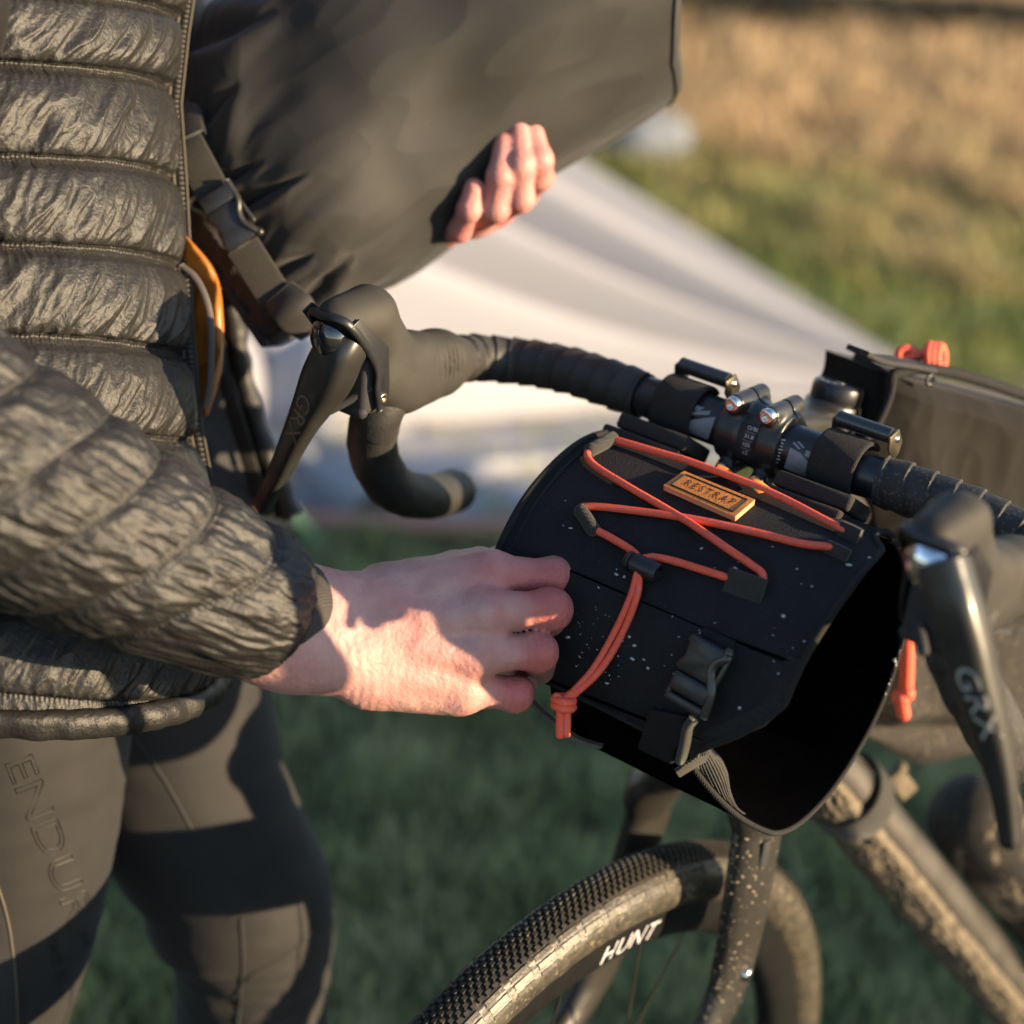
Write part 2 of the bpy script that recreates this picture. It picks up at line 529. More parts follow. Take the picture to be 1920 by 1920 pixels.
M['framebag_mud'] = mk('frame_bag_fabric_muddy', (.0135, .0110, .0085), .85, var=.2, vs=60, bump=.3, bs=700, specks=[(240, .63, (.09, .068, .04))], bump2=.3, bs2=100)
M['tent'] = mk('tent_fabric', (.345, .350, .395), .75, spec=.25, var=.03, vs=3, trans=.12)
M['tentdark'] = mk('groundsheet', (.26, .15, .12), .8)
M['guy'] = mk('guy_line', (.18, .42, .22), .7)
M['rock'] = mk('field_stone', (.13, .15, .18), .9, var=.3, vs=8, bump=.4, bs=30)
M['added_hedge'] = mk('dark_leaf', (.016, .020, .016), .9, var=.4, vs=3, bump=.5, bs=20)
M['hair'] = mk('hair', (.05, .03, .018), .6, bump=.5, bs=300)
M['shoe'] = mk('shoe', (.03, .03, .03), .6)

# ------------------------------------------------------------------ setting: ground, grass, added leafy screen, stone
def grass_mat(name, c0, c1, attr_col, rough=.8):
    m = mk(name, c0, rough, spec=.25, tint=c1, vs=4, attr=('dry', attr_col), trans=.25)
    return m
M['ground'] = mk('field_ground', (.030, .045, .018), .95, var=.45, vs=5, tint=(.10, .085, .04), bump=.5, bs=30)
M['grass'] = grass_mat('grass_blade', (.18, .235, .09), (.36, .38, .20), (.55, .50, .30))
M['drygrass'] = grass_mat('dry_grass_blade', (.24, .25, .07), (.11, .185, .055), (.46, .335, .195))

n = 60
gx = np.concatenate([[-220, -60, -20], np.linspace(-9, 6, n), [20, 60, 220]])
gy = np.concatenate([[-220, -60, -20], np.linspace(-4, 13, n), [20, 60, 250]])
gp = np.stack(np.meshgrid(gx, gy, indexing='ij'), -1)
gz = .03 * pn(np.concatenate([gp * .8, 0 * gp[..., :1]], -1)) * (np.abs(gp).max(-1) < 12) - .03
add('ground', grid(np.concatenate([gp, gz[..., None]], -1)), M['ground'], kind='structure')

def blades(pts, h, w, lean=.5):
    """two-segment leaf blades at ground points"""
    n = len(pts)
    a = rng.uniform(0, 2 * np.pi, n); l = rng.uniform(.1, lean, n) * h; la = rng.uniform(0, 2 * np.pi, n)
    s = np.stack([np.cos(a), np.sin(a), 0 * a], 1) * w[:, None] / 2
    d = np.stack([np.cos(la) * l, np.sin(la) * l, 0 * a], 1)
    up = np.zeros((n, 3)); up[:, 2] = h
    base = pts - [0, 0, .035]
    mid = base + up * .6 + d * .35; tip = base + up + d
    V = np.stack([base - s, base + s, mid + s * .8, mid - s * .8, tip], 1).reshape(-1, 3)
    o = np.arange(n)[:, None] * 5
    return V, [o + np.array([[0, 1, 2, 3]]), o + np.array([[3, 2, 4]])]

def field(n, urange, vrange):
    u = rng.uniform(*urange, n); v = rng.uniform(*vrange, n)
    dirs = np.stack([(u - 960) / FPX, (v - 960) / FPX, np.ones(n)], 1) @ R
    k = -CAM[2] / dirs[:, 2]
    p = CAM + dirs * k[:, None]
    return p, k
def dryness(p):
    q = np.concatenate([p[:, :2] * .9, 0 * p[:, :1]], 1)
    q2 = np.concatenate([p[:, :2] * 3.2, 0 * p[:, :1] + 5], 1)
    f = R[2] @ np.array([0, 1, 0]); dist = (p - CAM) @ unit([R[2][0], R[2][1], 0])
    return dist, np.clip((dist - 5.35) * .42 + pn(q) * .42 + pn(q2) * .42, 0, 1)

p, k = field(70000, (-500, 2400), (480, 2250))
dist, dry = dryness(p)
keep = (dist < 5.9) & (k > 0)
p, dry, dist = p[keep], dry[keep], dist[keep]
hh = rng.uniform(.03, .085, len(p)) * (1 + .6 * np.clip(pn(np.concatenate([p[:, :2] * 6, 0 * p[:, :1]], 1)), -.6, 1))
add('grass', blades(p, hh, rng.uniform(.004, .009, len(p))), M['grass'], smooth=False, kind='stuff', attrs={'dry': np.repeat(np.clip(dry * rng.uniform(.3, 1.1, len(p)) * (dist > 3.2) + .6 * np.clip(pn(np.concatenate([p[:, :2] * 7, 0 * p[:, :1]], 1)) + .15 * rng.normal(size=len(p)), 0, 1) * (dist < 3.6), 0, 1), 5)})
p, k = field(60000, (-300, 2300), (-330, 700))
dist, dry = dryness(p)
keep = (dist > 4.1) & (k > 0) & (dist < 45)
p, dry, dist = p[keep], dry[keep], dist[keep]
hh = rng.uniform(.06, .16, len(p)) * (.55 + .9 * dry) * (1 + .7 * np.clip(pn(np.concatenate([p[:, :2] * 2.4, 0 * p[:, :1]], 1)), -.6, 1))
add('dry_grass', blades(p, hh, rng.uniform(.008, .02, len(p)) * (dist / 6), 1.2), M['drygrass'], smooth=False, kind='stuff', attrs={'dry': np.repeat(np.clip(dry * 1.25 + rng.uniform(-.15, .15, len(p)), 0, 1), 5)})

# dark strip of blades across the far field
a_, b_ = PG(700, 12), PG(2350, 100)
n = 16000
tt = rng.uniform(0, 1, n)
pp = a_ + (b_ - a_) * tt[:, None] + np.stack([rng.normal(0, .14, n), rng.normal(0, .14, n), 0 * tt], 1)
add('dark_far_strip', blades(pp, rng.uniform(.12, .30, n), rng.uniform(.03, .06, n), .9), M['added_hedge'], smooth=False, kind='stuff')

# leafy screen added out of view to keep low sun off the near grass
sh = unit([SUN[0], SUN[1], 0]); fw = unit([R[2][0], R[2][1], 0])
hc = np.array([0, -.15, 0]) + sh * 7.0
hd = thing('added_hedge', 'unseen dark green leafy screen, added to throw shade over the near grass', 'added_hedge', hc)
th = np.linspace(0, np.pi, 26); al = np.linspace(-1.9, 2.35, 60)
hp = hc + fw * al[:, None, None] + (sh * np.cos(th)[:, None] * .55 + np.array([0, 0, 1]) * np.sin(th)[:, None] ** .6 * 1.86)[None]
hp[0] = hp[0] * .1 + (hc + fw * al[0]) * .9; hp[-1] = hp[-1] * .1 + (hc + fw * al[-1]) * .9
hp = hp + pn(hp * 3)[..., None] * .10 * np.array([1, 1, .5])
add('foliage', grid(hp), M['added_hedge'], hd)

rk = P(1188, 232, 6.6); rk[2] = .05
rg = ball(rk, (.20, .15, .13), 28, 18)
rg = (rg[0] + pn(rg[0] * 9)[:, None] * .04, rg[1])
o = add('rock', rg, M['rock']); o['label'] = 'blue grey stone lying in the dry grass above the tent edge'; o['category'] = 'rock'

# ------------------------------------------------------------------ tent
tn = thing('tent', 'pale grey white low tent pitched on the grass behind the bike', 'tent', PG(800, 1000))
def ground_d(u, v):
    r = ray(u, v); return -CAM[2] / r[2]
Rc = PG(1770, 765) + np.array([0, 0, .05])
# fan of folds from the right corner
edge = spline([[690, 50, 4.25], [640, 220, 4.05], [610, 420, 3.85], [640, 640, 3.65], [760, 860, 3.48], [930, 1000, ground_d(930, 1000)]], 180)
E3 = np.array([P(*e) for e in edge])
s = np.linspace(0, 1, 120)
sag = np.sin(np.pi * s)[:, None, None]
fan = Rc + (E3[None] - Rc) * s[:, None, None]
tv = np.linspace(0, 1, len(E3))
nrm = unit(np.cross(E3[0] - Rc, E3[-1] - Rc))
if nrm @ (CAM - Rc) < 0: nrm = -nrm
fold = (np.sin(tv * 2 * np.pi * 6.2 + 3.0 + 2.2 * np.sin(tv * 5)) - 1) * np.minimum(1, tv * 6)
fan = fan + nrm * (fold[None, :, None] * .12 * (s[:, None, None] ** .8) - .10 * sag * np.sin(np.pi * tv)[None, :, None])
fan[:, :, 2] = np.maximum(fan[:, :, 2], .01)
fly = add('fly_panel', grid(fan), M['tent'], tn)
for j_ in (52, 118):
    add('panel_seam', tube(fan[4:, j_] + nrm * .004, .0055, 8), M['piping'], fly)
# front panel going left from the same edge
fin = fan[-1]
L3 = np.array([P(e[0] - 520 - .12 * (e[1]), e[1] + 40, e[2] + .02) for e in edge]); L3[:, 2] = np.maximum(L3[:, 2], .01)
w = np.linspace(0, 1, 130)
fp = fin[None] * (1 - w)[:, None, None] + L3[None] * w[:, None, None]
vv = np.sin(w * 2 * np.pi * 3.3 + .5)[:, None] * (.03 + .05 * tv[None]) + .5 * np.sin(w * 2 * np.pi * 7.7 + 3 * tv[None].T.T[0].mean())[:, None] * .03 * tv[None]
fp = fp + nrm * (vv * np.minimum(1, w * 5)[:, None])[..., None]
fp[:, :, 2] = np.maximum(fp[:, :, 2], .01)
add('front_panel', grid(fp), M['tent'], tn)
# back slope so that the tent is closed
bk = np.stack([np.vstack([fan[::20, 0], L3[:1]]), np.vstack([fan[::20, 0], L3[:1]]) + R[2] * .01])
bk[1][:, 2] = .0
add('rear_panel', grid(bk), M['tent'], tn)
g0 = np.array([PG(u, v) for u, v in ((470, 985), (620, 994), (760, 1000), (930, 1004), (1090, 975))]); g0[:, 2] = .02
add('groundsheet_edge', tube(spline(g0, 50), .022, 10), M['tentdark'], tn)
add('guy_line', capsule([P(545, 955, 3.15), PG(590, 1030) + np.array([0, 0, .02])], .006, 8), M['guy'], tn)

# ------------------------------------------------------------------ person
person = thing('person', 'person in dark puffer jacket and black tights reaching for the handlebar bag', 'person', [-.60, -.05, 0])
ef = unit([R[0][0], R[0][1], 0]); es = np.array([ef[1], -ef[0], 0])       # chest direction, side towards the camera

# body: one skin mesh, built finer at the two hands
def hand_right(q):
    D = lambda u, v, d: P(u, v, d - .012 + (u - 800) * .0002)
    idx = [D(915, 1078, 1.058), D(1040, 1082, 1.043), D(1046, 1128, 1.068), D(1010, 1150, 1.092)]
    mid = [D(900, 1150, 1.042), D(1032, 1142, 1.024), D(1038, 1178, 1.058), D(1004, 1192, 1.086)]
    rin = [D(888, 1226, 1.042), D(1008, 1222, 1.026), D(1014, 1252, 1.060), D(980, 1260, 1.086)]
    pin = [D(862, 1288, 1.055), D(966, 1302, 1.041), D(980, 1284, 1.072), D(958, 1276, 1.092)]
    def slim(pts, rad):
        return [pts[0], (pts[0] * .5 + pts[1] * .5)] + pts[1:], [rad[0], (rad[0] + rad[1]) / 2 * .91] + rad[1:]
    fi = chain(q, *slim(idx, [.0138, .0109, .0096, .008]), .002)
    fm = chain(q, *slim(mid, [.0142, .0113, .0100, .0085]), .002)
    fr = chain(q, *slim(rin, [.0136, .0107, .0096, .008]), .002)
    fp = chain(q, *slim(pin, [.0130, .0098, .0088, .007]), .002)
    # knuckle bulges
    for f_, c, r_ in ((0, idx[1], .0122), (1, mid[1], .0126), (2, rin[1], .0118), (3, pin[1], .0104)):
        b_ = np.linalg.norm(q - c, axis=-1) - r_
        if f_ == 0: fi = smin(fi, b_, .006)
        if f_ == 1: fm = smin(fm, b_, .006)
        if f_ == 2: fr = smin(fr, b_, .006)
        if f_ == 3: fp = smin(fp, b_, .006)
    W1, W2 = D(560, 1142, 1.095), D(548, 1212, 1.090)
    fa = smin(rcone(q, D(420, 1085, 1.115), W1, .030, .0240), rcone(q, D(400, 1165, 1.105), W2, .030, .0235), .02)
    w1, w2 = D(650, 1135, 1.083), D(640, 1235, 1.076)
    pal = smin(rcone(q, W1, w1, .0225, .0165), rcone(q, W2, w2, .0225, .0185), .02)
    for a, b, r1, r2 in ((w1, idx[0], .0165, .0150), (w1 * .6 + w2 * .4, mid[0], .0165, .0150), (w1 * .3 + w2 * .7, rin[0], .017, .0145), (w2, pin[0], .0185, .0145),
                         (D(690, 1272, 1.078), D(862, 1296, 1.066), .0185, .0140), (D(720, 1110, 1.090), D(900, 1062, 1.085), .0165, .0125), (D(690, 1180, 1.082), D(880, 1190, 1.062), .021, .017)):
        pal = smin(pal, rcone(q, a, b, r1, r2), .012)
    # tendons and knuckles on the back of the hand
    for m_, b in ((.25, idx[0]), (.45, mid[0]), (.65, rin[0]), (.85, pin[0])):
        a = w1 * (1 - m_) + w2 * m_
        tw = -R[2] * .0125
        pal = smin(pal, rcone(q, a * .4 + b * .6 + tw * .96, b + tw * .92, .0032, .0036), .010)
        pal = smin(pal, np.linalg.norm(q - (b + tw * .30 + (b - a) * .02), axis=-1) - .0118, .008)
    thumb = chain(q, [D(720, 1125, 1.10), D(850, 1080, 1.118), D(945, 1060, 1.128), D(1000, 1085, 1.135)], [.018, .0150, .0122, .009], .006)
    d = smin(smin(fa, pal, .02), thumb, .012)
    fing = np.minimum(np.minimum(fi, fm), np.minimum(fr, fp))
    fing = smin(smin(fi, fm, .0012), smin(fr, fp, .0012), .0012)
    d = smin(d, fing, .0055)
    # wrist creases and skin folds over the knuckles
    ax = unit(idx[0] - W1); al = (q - W1) @ ax
    d = d + .00030 * np.maximum(0, np.sin(al * 2 * np.pi / .0055 + 2.2 * pn(q * 60))) * np.exp(-((al - .024) / .017) ** 2)
    for fgr in (idx, mid, rin, pin):
        a2 = unit(fgr[1] - fgr[0]); s_ = (q - fgr[1]) @ a2; near = np.linalg.norm(q - fgr[1], axis=-1)
        d = d + .00110 * np.maximum(0, np.sin(s_ * 2 * np.pi / .0042 + 1.2)) * np.exp(-(near / .0135) ** 4) * (s_ < .006)
    return d + .0005 * pn(q * 80) + .00022 * pn(q * 240)
cs = np.array([P(u, v, d) for u in (395, 1100) for v in (1005, 1385) for d in (.96, 1.20)])
lo, hi = cs.min(0), cs.max(0)
g_hand = sdf_mesh(hand_right, lo, hi, .00155)
red1 = np.zeros(len(g_hand[0]))
for c, r_, a_ in (((1046, 1085, 1.03), .014, .75), ((1040, 1145, 1.012), .014, .7), ((1015, 1224, 1.014), .013, .7), ((975, 1302, 1.03), .012, .6), ((915, 1078, 1.04), .018, .35), ((890, 1225, 1.025), .016, .2), ((1000, 1085, 1.03), .02, .35), ((960, 1300, 1.03), .02, .3)):
    red1 += a_ * np.exp(-(np.linalg.norm(g_hand[0] - P(c[0], c[1], c[2] - .012 + (c[0] - 800) * .0002), axis=1) / r_) ** 2)
for c0, c1 in (((915, 1078, 1.058), (1040, 1082, 1.043)), ((900, 1150, 1.042), (1032, 1142, 1.024)), ((888, 1226, 1.042), (1008, 1222, 1.026)), ((862, 1288, 1.055), (966, 1302, 1.041))):
    a_, b_ = [P(c[0], c[1], c[2] - .012 + (c[0] - 800) * .0002) for c in (c0, c1)]
    s_ = (g_hand[0] - b_) @ unit(b_ - a_)
    red1 += .55 * np.maximum(0, np.sin(s_ * 2 * np.pi / .0042 + 1.2)) ** 2 * np.exp(-(np.linalg.norm(g_hand[0] - b_, axis=1) / .0140) ** 4)
red1 = np.clip(1.25 * red1 + .26 * pn(g_hand[0] * 42) + .14 * pn(g_hand[0] * 130) + .14, 0, 1)

def hand_left(q):
    D = P
    dd = 1.249
    f = None
    for pts, r_ in ((((888, 352, dd - .012), (880, 392, dd - .008), (862, 432, dd + .012), (835, 428, dd + .05)), (.0072, .0080, .0085, .011)),
                    (((945, 268, dd - .014), (938, 330, dd - .016), (930, 392, dd - .004), (890, 410, dd + .045)), (.0076, .0090, .0098, .012)),
                    (((972, 245, dd - .012), (976, 310, dd - .016), (976, 372, dd - .004), (930, 390, dd + .05)), (.0080, .0092, .0100, .012)),
                    (((1000, 250, dd - .008), (1012, 300, dd - .010), (1014, 332, dd + .004), (975, 360, dd + .05)), (.0078, .0088, .0094, .012))):
        e = chain(q, [D(*x) for x in pts], r_, .003)
        e = smin(e, np.linalg.norm(q - D(*pts[1]), axis=-1) - r_[1] * 1.05, .004)
        f = e if f is None else smin(f, e, .0012)
    palm = None
    for a, b, r1, r2 in (((835, 428, dd + .05), (700, 300, dd + .19), .014, .02), ((890, 410, dd + .045), (700, 250, dd + .20), .014, .022), ((930, 390, dd + .05), (720, 200, dd + .20), .014, .022), ((975, 360, dd + .05), (760, 160, dd + .20), .014, .02), ((760, 160, dd + .2), (880, 120, dd + .2), .017, .011)):
        e = rcone(q, D(*a), D(*b), r1, r2)
        palm = e if palm is None else smin(palm, e, .012)
    arm = rcone(q, D(710, 225, dd + .2), D(480, 90, dd + .26), .028, .036)
    return smin(smin(palm, arm, .02), f, .006)
cs = np.array([P(u, v, d) for u in (440, 1060) for v in (40, 480) for d in (1.17, 1.52)])
g_lh = sdf_mesh(hand_left, cs.min(0), cs.max(0), .0022)
red2 = np.clip(.5 + .4 * pn(g_lh[0] * 50), 0, 1)

# shape of the torso under the jacket, from the line of the zip
zpx = [(338, -330), (336, -120), (333, 0), (324, 60), (310, 190), (321, 350), (329, 500), (337, 650), (350, 800), (372, 915), (388, 1100), (404, 1262), (408, 1330)]
ZP = np.array([P(u, v, 1.195) for u, v in zpx])[::-1]                     # rising z
A_F, B_S, TILT = .150, .155, .30
def zipat(z):
    return np.stack([np.interp(z, ZP[:, 2], ZP[:, 0]), np.interp(z, ZP[:, 2], ZP[:, 1]), z], -1)
def torso(z, th, off=0.0, gap=.03):
    """z (.., ) height at the zip, th angle from the zip round past the camera side"""
    c = zipat(z)
    cx = np.cos(th); sx = np.sin(th)
    ct = np.sign(cx) * np.abs(cx) ** .9; stt = np.sign(sx) * np.abs(sx) ** .82
    a = ef * ((ct - 1) * A_F)[..., None] + es * (stt * B_S)[..., None]
    nr = ef * (ct / A_F)[..., None] + es * (stt / B_S)[..., None]
    nr /= np.linalg.norm(nr, axis=-1)[..., None]
    p = c + a + nr * (off[..., None] if np.ndim(off) else off)
    p[..., 2] += TILT * (stt * B_S) * (stt > 0)
    return p, nr
TC = zipat(np.array(1.05)) - ef * A_F
NK = zipat(np.array(1.42)) - ef * (A_F + .01)

# tights: legs
near_leg = spline([[0, 1150, 1.225, .094], [-2, 1330, 1.225, .092], [-3, 1550, 1.245, .083], [-18, 1750, 1.275, .074], [-40, 1920, 1.31, .062], [-50, 2050, 1.36, .058], [-70, 2250, 1.45, .060], [-95, 2480, 1.55, .050], [-110, 2700, 1.66, .041]], 130)
far_leg = spline([[250, 1150, 1.375, .090], [318, 1400, 1.385, .0865], [352, 1500, 1.388, .082], [425, 1630, 1.392, .0735], [452, 1700, 1.395, .0745], [470, 1760, 1.402, .066], [476, 1830, 1.41, .0592], [470, 1930, 1.425, .0605], [455, 2050, 1.46, .060], [425, 2250, 1.54, .052], [400, 2450, 1.63, .041]], 150)
def leg_geo(path, ns=120, wr=.0):
    c = np.array([P(*x[:3]) for x in path]); r = path[:, 3]
    t, a, b = frames(c, ref=R[0])
    th = np.linspace(0, 2 * np.pi, ns, endpoint=False)
    d = a[:, None] * np.cos(th)[None, :, None] + b[:, None] * np.sin(th)[None, :, None]
    p = c[:, None] + d * r[:, None, None]
    w = .0011 * pn(p * np.array([28, 28, 60])) * 1.0
    if wr:
        lv = path[:, 1][:, None]
        w = w + wr * ridge(p * np.array([20, 20, 75]) + 3) * np.exp(-((lv - 1835) / 75) ** 2)
    p = p + d * w[..., None]
    return grid(p, cv=True)
g_near = leg_geo(near_leg); g_far = leg_geo(far_leg, wr=.0022)
bv_near = bvh(g_near); bv_far = bvh(g_far)

def body_rough(q):
    z = TC[2]
    d = smin(rcone(q, TC - ef * .01 + np.array([0, 0, -.22]), TC + np.array([0, 0, .15]), .085, .085), rcone(q, TC + np.array([0, 0, .18]) + es * .06, TC + np.array([0, 0, .18]) - es * .06, .05, .05), .04)
    d = smin(d, rcone(q, NK + np.array([0, 0, -.05]), NK + np.array([0, 0, .10]) + ef * .02, .056, .056), .05)
    hd_ = NK + np.array([0, 0, .21]) + ef * .04
    e = np.sqrt((((q - hd_) @ ef) / .098) ** 2 + (((q - hd_) @ es) / .077) ** 2 + ((q - hd_)[..., 2] / .118) ** 2)
    head = (e - 1) * .08
    head = smin(head, rcone(q, hd_ + ef * .06 + np.array([0, 0, -.075]), hd_ + ef * .075 + np.array([0, 0, -.085]), .032, .028), .03)
    head = smin(head, rcone(q, hd_ + ef * .098 + np.array([0, 0, .015]), hd_ + ef * .118 + np.array([0, 0, -.022]), .008, .013), .012)
    for s_ in (-1, 1):
        head = smin(head, rcone(q, hd_ + es * .078 * s_ + np.array([0, 0, .02]), hd_ + es * .082 * s_ + np.array([0, 0, -.025]), .016, .011), .006)
        head = smax(head, -(np.linalg.norm(q - (hd_ + ef * .098 + es * .032 * s_ + np.array([0, 0, .012])), axis=-1) - .014), .01)
        head = smin(head, np.linalg.norm(q - (hd_ + ef * .082 + es * .032 * s_ + np.array([0, 0, .01])), axis=-1) - .0125, .003)
    head = smax(head, -(rcone(q, hd_ + ef * .105 + es * .022 + np.array([0, 0, -.058]), hd_ + ef * .105 - es * .022 + np.array([0, 0, -.058]), .004, .004)), .006)
    d = smin(d, head, .03)
    for pth in (near_leg[::12], far_leg[::12]):
        for i in range(len(pth) - 1):
            d = smin(d, rcone(q, P(*pth[i][:3]), P(*pth[i + 1][:3]), pth[i][3] - .012, pth[i + 1][3] - .012), .02)
    sr = TC + np.array([0, 0, .19]) + es * .085; sl = TC + np.array([0, 0, .2]) - es * .15
    er = P(-520, 560, .925)
    d = smin(d, rcone(q, sr, er, .03, .036), .03); d = smin(d, rcone(q, er, P(440, 1120, 1.015), .036, .028), .02)
    d = smin(d, rcone(q, sl, P(350, 60, 1.54), .055, .045), .03); d = smin(d, rcone(q, P(350, 60, 1.54), P(500, 102, 1.478), .043, .034), .02)
    return d
allp = np.array([TC + [-.35, -.35, 0], TC + [.45, .35, .65], P(400, 2500, 1.66), P(-110, 2700, 1.66), P(-250, 800, .95)])
g_body = sdf_mesh(body_rough, allp.min(0) - .08, allp.max(0) + .06, .016)
add('body', join(g_body, g_hand, g_lh), M['skin'], person, attrs={'red': np.concatenate([np.zeros(len(g_body[0])), red1, red2])})
hd_ = NK + np.array([0, 0, .225]) + ef * .022
add('hair', ball(hd_ + [0, 0, .012], (.1, .1, .118), 28, 18), M['hair'], person)
for pth in (near_leg, far_leg):
    e = P(*pth[-1][:3]); e[2] = .05
    add('shoe', capsule(np.array([e - ef * .06, e + ef * .06, e + ef * .17 + [0, 0, -.012]]), [.05, .052, .036], 16), M['shoe'], person)

tg = add('tights', join(g_near, g_far), M['tights'], person)
# printed outline lettering down the near thigh, and the small black word under it
add('printed_lettering', px_text('ENDURA', (103, 1604), (36.5, 93), (72, -28), bv_near, .0003, outline=.011, space=1.0, zs=.03, dflt=1.15), M['print'], tg, smooth=False)
add('printed_word', px_text('PRO SL', (106, 1800), (7.5, 29), (25, -6.5), bv_near, .0005, dflt=1.15), M['print'], tg, smooth=False)
# side panel and seams
sp = [(-40, 1560), (8, 1700), (24, 1790), (30, 1860), (33, 1960)]
add('seam', tube(hits(bv_near, spline(sp, 50), .0008), .0011, 6), M['stitch'], tg)
pg = np.array([hits(bv_near, spline([(a[0] - w, a[1]) for a in sp], 50), .0011) for w in (4, 30, 60, 95, 130)])
add('side_panel', grid(pg), M['tights_side'], tg)
for sm in ([(228, 1352), (265, 1400), (300, 1450), (330, 1500), (362, 1560)], [(632, 1690), (600, 1725), (540, 1790), (470, 1830), (440, 1870)], [(505, 1650), (480, 1680), (445, 1715), (430, 1720)], [(452, 1722), (456, 1800), (450, 1880), (446, 1925)], [(600, 1850), (540, 1880), (480, 1920)]):
    add('seam', tube(hits(bv_far, spline(sm, 40), .0003), .0010, 6), M['tights_side'], tg)

# jacket: torso shell with quilted baffles
seam_v = [-300, -170, -60, 57, 185, 348, 500, 655, 808, 960, 1100, 1238]
seam_z = np.array([P(np.interp(v, [q[1] for q in zpx], [q[0] for q in zpx]), v, 1.195)[2] for v in seam_v])[::-1]
nz, nt = 560, 420
zz = np.linspace(seam_z[0] - .012, seam_z[-1], nz)
tt = np.concatenate([np.linspace(.0, 1.75, nt - 90), np.linspace(1.77, 5.3, 90)])
Z, TH = np.meshgrid(zz, tt, indexing='ij')
wob = .006 * np.sin(TH * 2.3 + Z * 9)
k = np.clip(np.searchsorted(seam_z, Z + wob) - 1, 0, len(seam_z) - 2)
f = np.clip((Z + wob - seam_z[k]) / (seam_z[k + 1] - seam_z[k]), 0, 1)
puff = np.clip(1 - np.abs(2 * f - 1) ** 2.6, 0, 1) ** .62
edge_f = np.clip(TH / .16, 0, 1) ** .7
arc = TH * .15
su_, sv_ = arc * .80 + Z * .60, Z * .80 - arc * .60
q = np.stack([su_ * 62, sv_ * 13, k * 7.3 + 0 * Z], -1)
q2 = np.stack([su_ * 150, sv_ * 42, k * 3.1 + 0 * Z], -1)
q3 = np.stack([arc * 150, Z * 26, k * 5.7 + 0 * Z], -1)
near_seam = np.exp(-(np.minimum(f, 1 - f) / .16) ** 2)
wr = .0030 * ridge(q + .55 * pn(q * .5)[..., None]) + .0011 * ridge(q2 + .5 * pn(q2 * .6)[..., None]) + .0026 * near_seam * ridge(q3) + .0004 * pn(q2 * 2.6)
off = (.0135 * puff + wr * (.35 + .65 * puff)) * (.30 + .70 * edge_f)
stitch = (np.abs(Z + wob - seam_z[np.clip(np.round((k + f)).astype(int), 0, len(seam_z) - 1)]) < .0035)
off = np.where(stitch & (edge_f > .4), off * .45 + .0006 + .00035 * np.sin(arc * 2 * np.pi / .0030), off)
jp, jn = torso(Z, TH, off)
jk = add('jacket', grid(jp, flip=True), M['jacket'], person)
hz = np.full(240, seam_z[0] - .012); hth = np.linspace(.0, 5.3, 240)
hp_, hn_ = torso(hz, hth, np.full(240, .002))
hq = hp_[:, None] + (hn_[:, None] * np.cos(np.linspace(0, 2 * np.pi, 18, endpoint=False))[None, :, None] * .0075 + np.array([0, 0, 1]) * np.sin(np.linspace(0, 2 * np.pi, 18, endpoint=False))[None, :, None] * .0095)
hq = hq + hn_[:, None] * (.0024 * ridge(hq * np.array([60, 60, 40])))[..., None]
add('hem', grid(hq, cv=True), M['jacket'], jk)
# stitched seam lines
for zs in seam_z[1:-1]:
    for dz in (-.0022, .0022):
        a = np.linspace(.05, 1.72, 420)
        zc = zs - .006 * np.sin(a * 2.3 + zs * 9) + dz
        sp_, sn_ = torso(zc, a, np.full(420, .0030))
        sp_ = sp_ + sn_ * (.0004 * np.sin(np.arange(420) * np.pi / 2) - .0006)[:, None]
        add('stitch_line', tube(sp_, .00045, 5), M['stitch'], jk)
# zip: tape, teeth, light edge
zl = np.linspace(seam_z[0], seam_z[-1], 260)
zc_, zn_ = torso(zl, np.full(260, .01), np.full(260, .002))
add('zip_tape', ribbon(zc_ + ef * .004 + es * .0015, np.tile(ef + es * .35, (260, 1)), .011, .0014), M['zip'], jk)
add('zip_edge', tube(zc_ + ef * .0015 + es * .004, .0012, 6), M['stitch'], jk)
add('zip_edge', tube(zc_ + ef * .0098 + es * .0035, .0009, 6), M['stitch'], jk)
tz = np.arange(seam_z[0], seam_z[-1], .0031)
tc_, _ = torso(tz, np.full(len(tz), .01), np.full(len(tz), .002))
o = add('zip_teeth', join(*[rbox(c + ef * .0062 + es * .0032, [ef, es, [0, 0, 1]], (.0017, .0012, .00085), .0003, 1) for c in tc_]), M['teeth'], jk, kind='stuff')
add('zip_stop', capsule([P(321, 193, 1.193), P(323, 214, 1.193)], .0026, 8), M['brass'], jk)

# open far half of the jacket: lining, mid layer and dark outer edge
def px_sheet(left, right, n=60, m=24, puffs=0, amp=.004, dl=0.0):
    a = spline(left, n); b = spline(right, n)
    w = np.linspace(0, 1, m)
    q_ = a[:, None] * (1 - w)[None, :, None] + b[:, None] * w[None, :, None]
    p_ = np.array([[P(*x) for x in row] for row in q_])
    nn = -R[2]
    if puffs:
        s_ = np.abs(np.sin(np.linspace(0, np.pi * puffs, n)))[:, None] ** .6
        p_ = p_ + nn * (amp * s_ * np.sin(np.pi * w)[None] ** .5 + .0012 * ridge(p_ * 60))[..., None]
    return p_
def thick(p_, t):
    g1 = grid(p_); g2 = grid(p_ + R[2] * t, flip=True)
    rim = np.vstack([p_[0], p_[1:, -1], p_[-1, ::-1][1:], p_[::-1, 0][1:-1]])
    g3 = grid(np.stack([rim, rim + R[2] * t], 0), cv=True)
    return join(g1, g2, g3)
lin = px_sheet([[310, 420, 1.215], [320, 520, 1.215], [330, 650, 1.22], [344, 760, 1.22], [356, 790, 1.22]], [[344, 436, 1.186], [398, 505, 1.182], [414, 590, 1.182], [411, 690, 1.186], [386, 778, 1.19]], puffs=3, amp=.010)
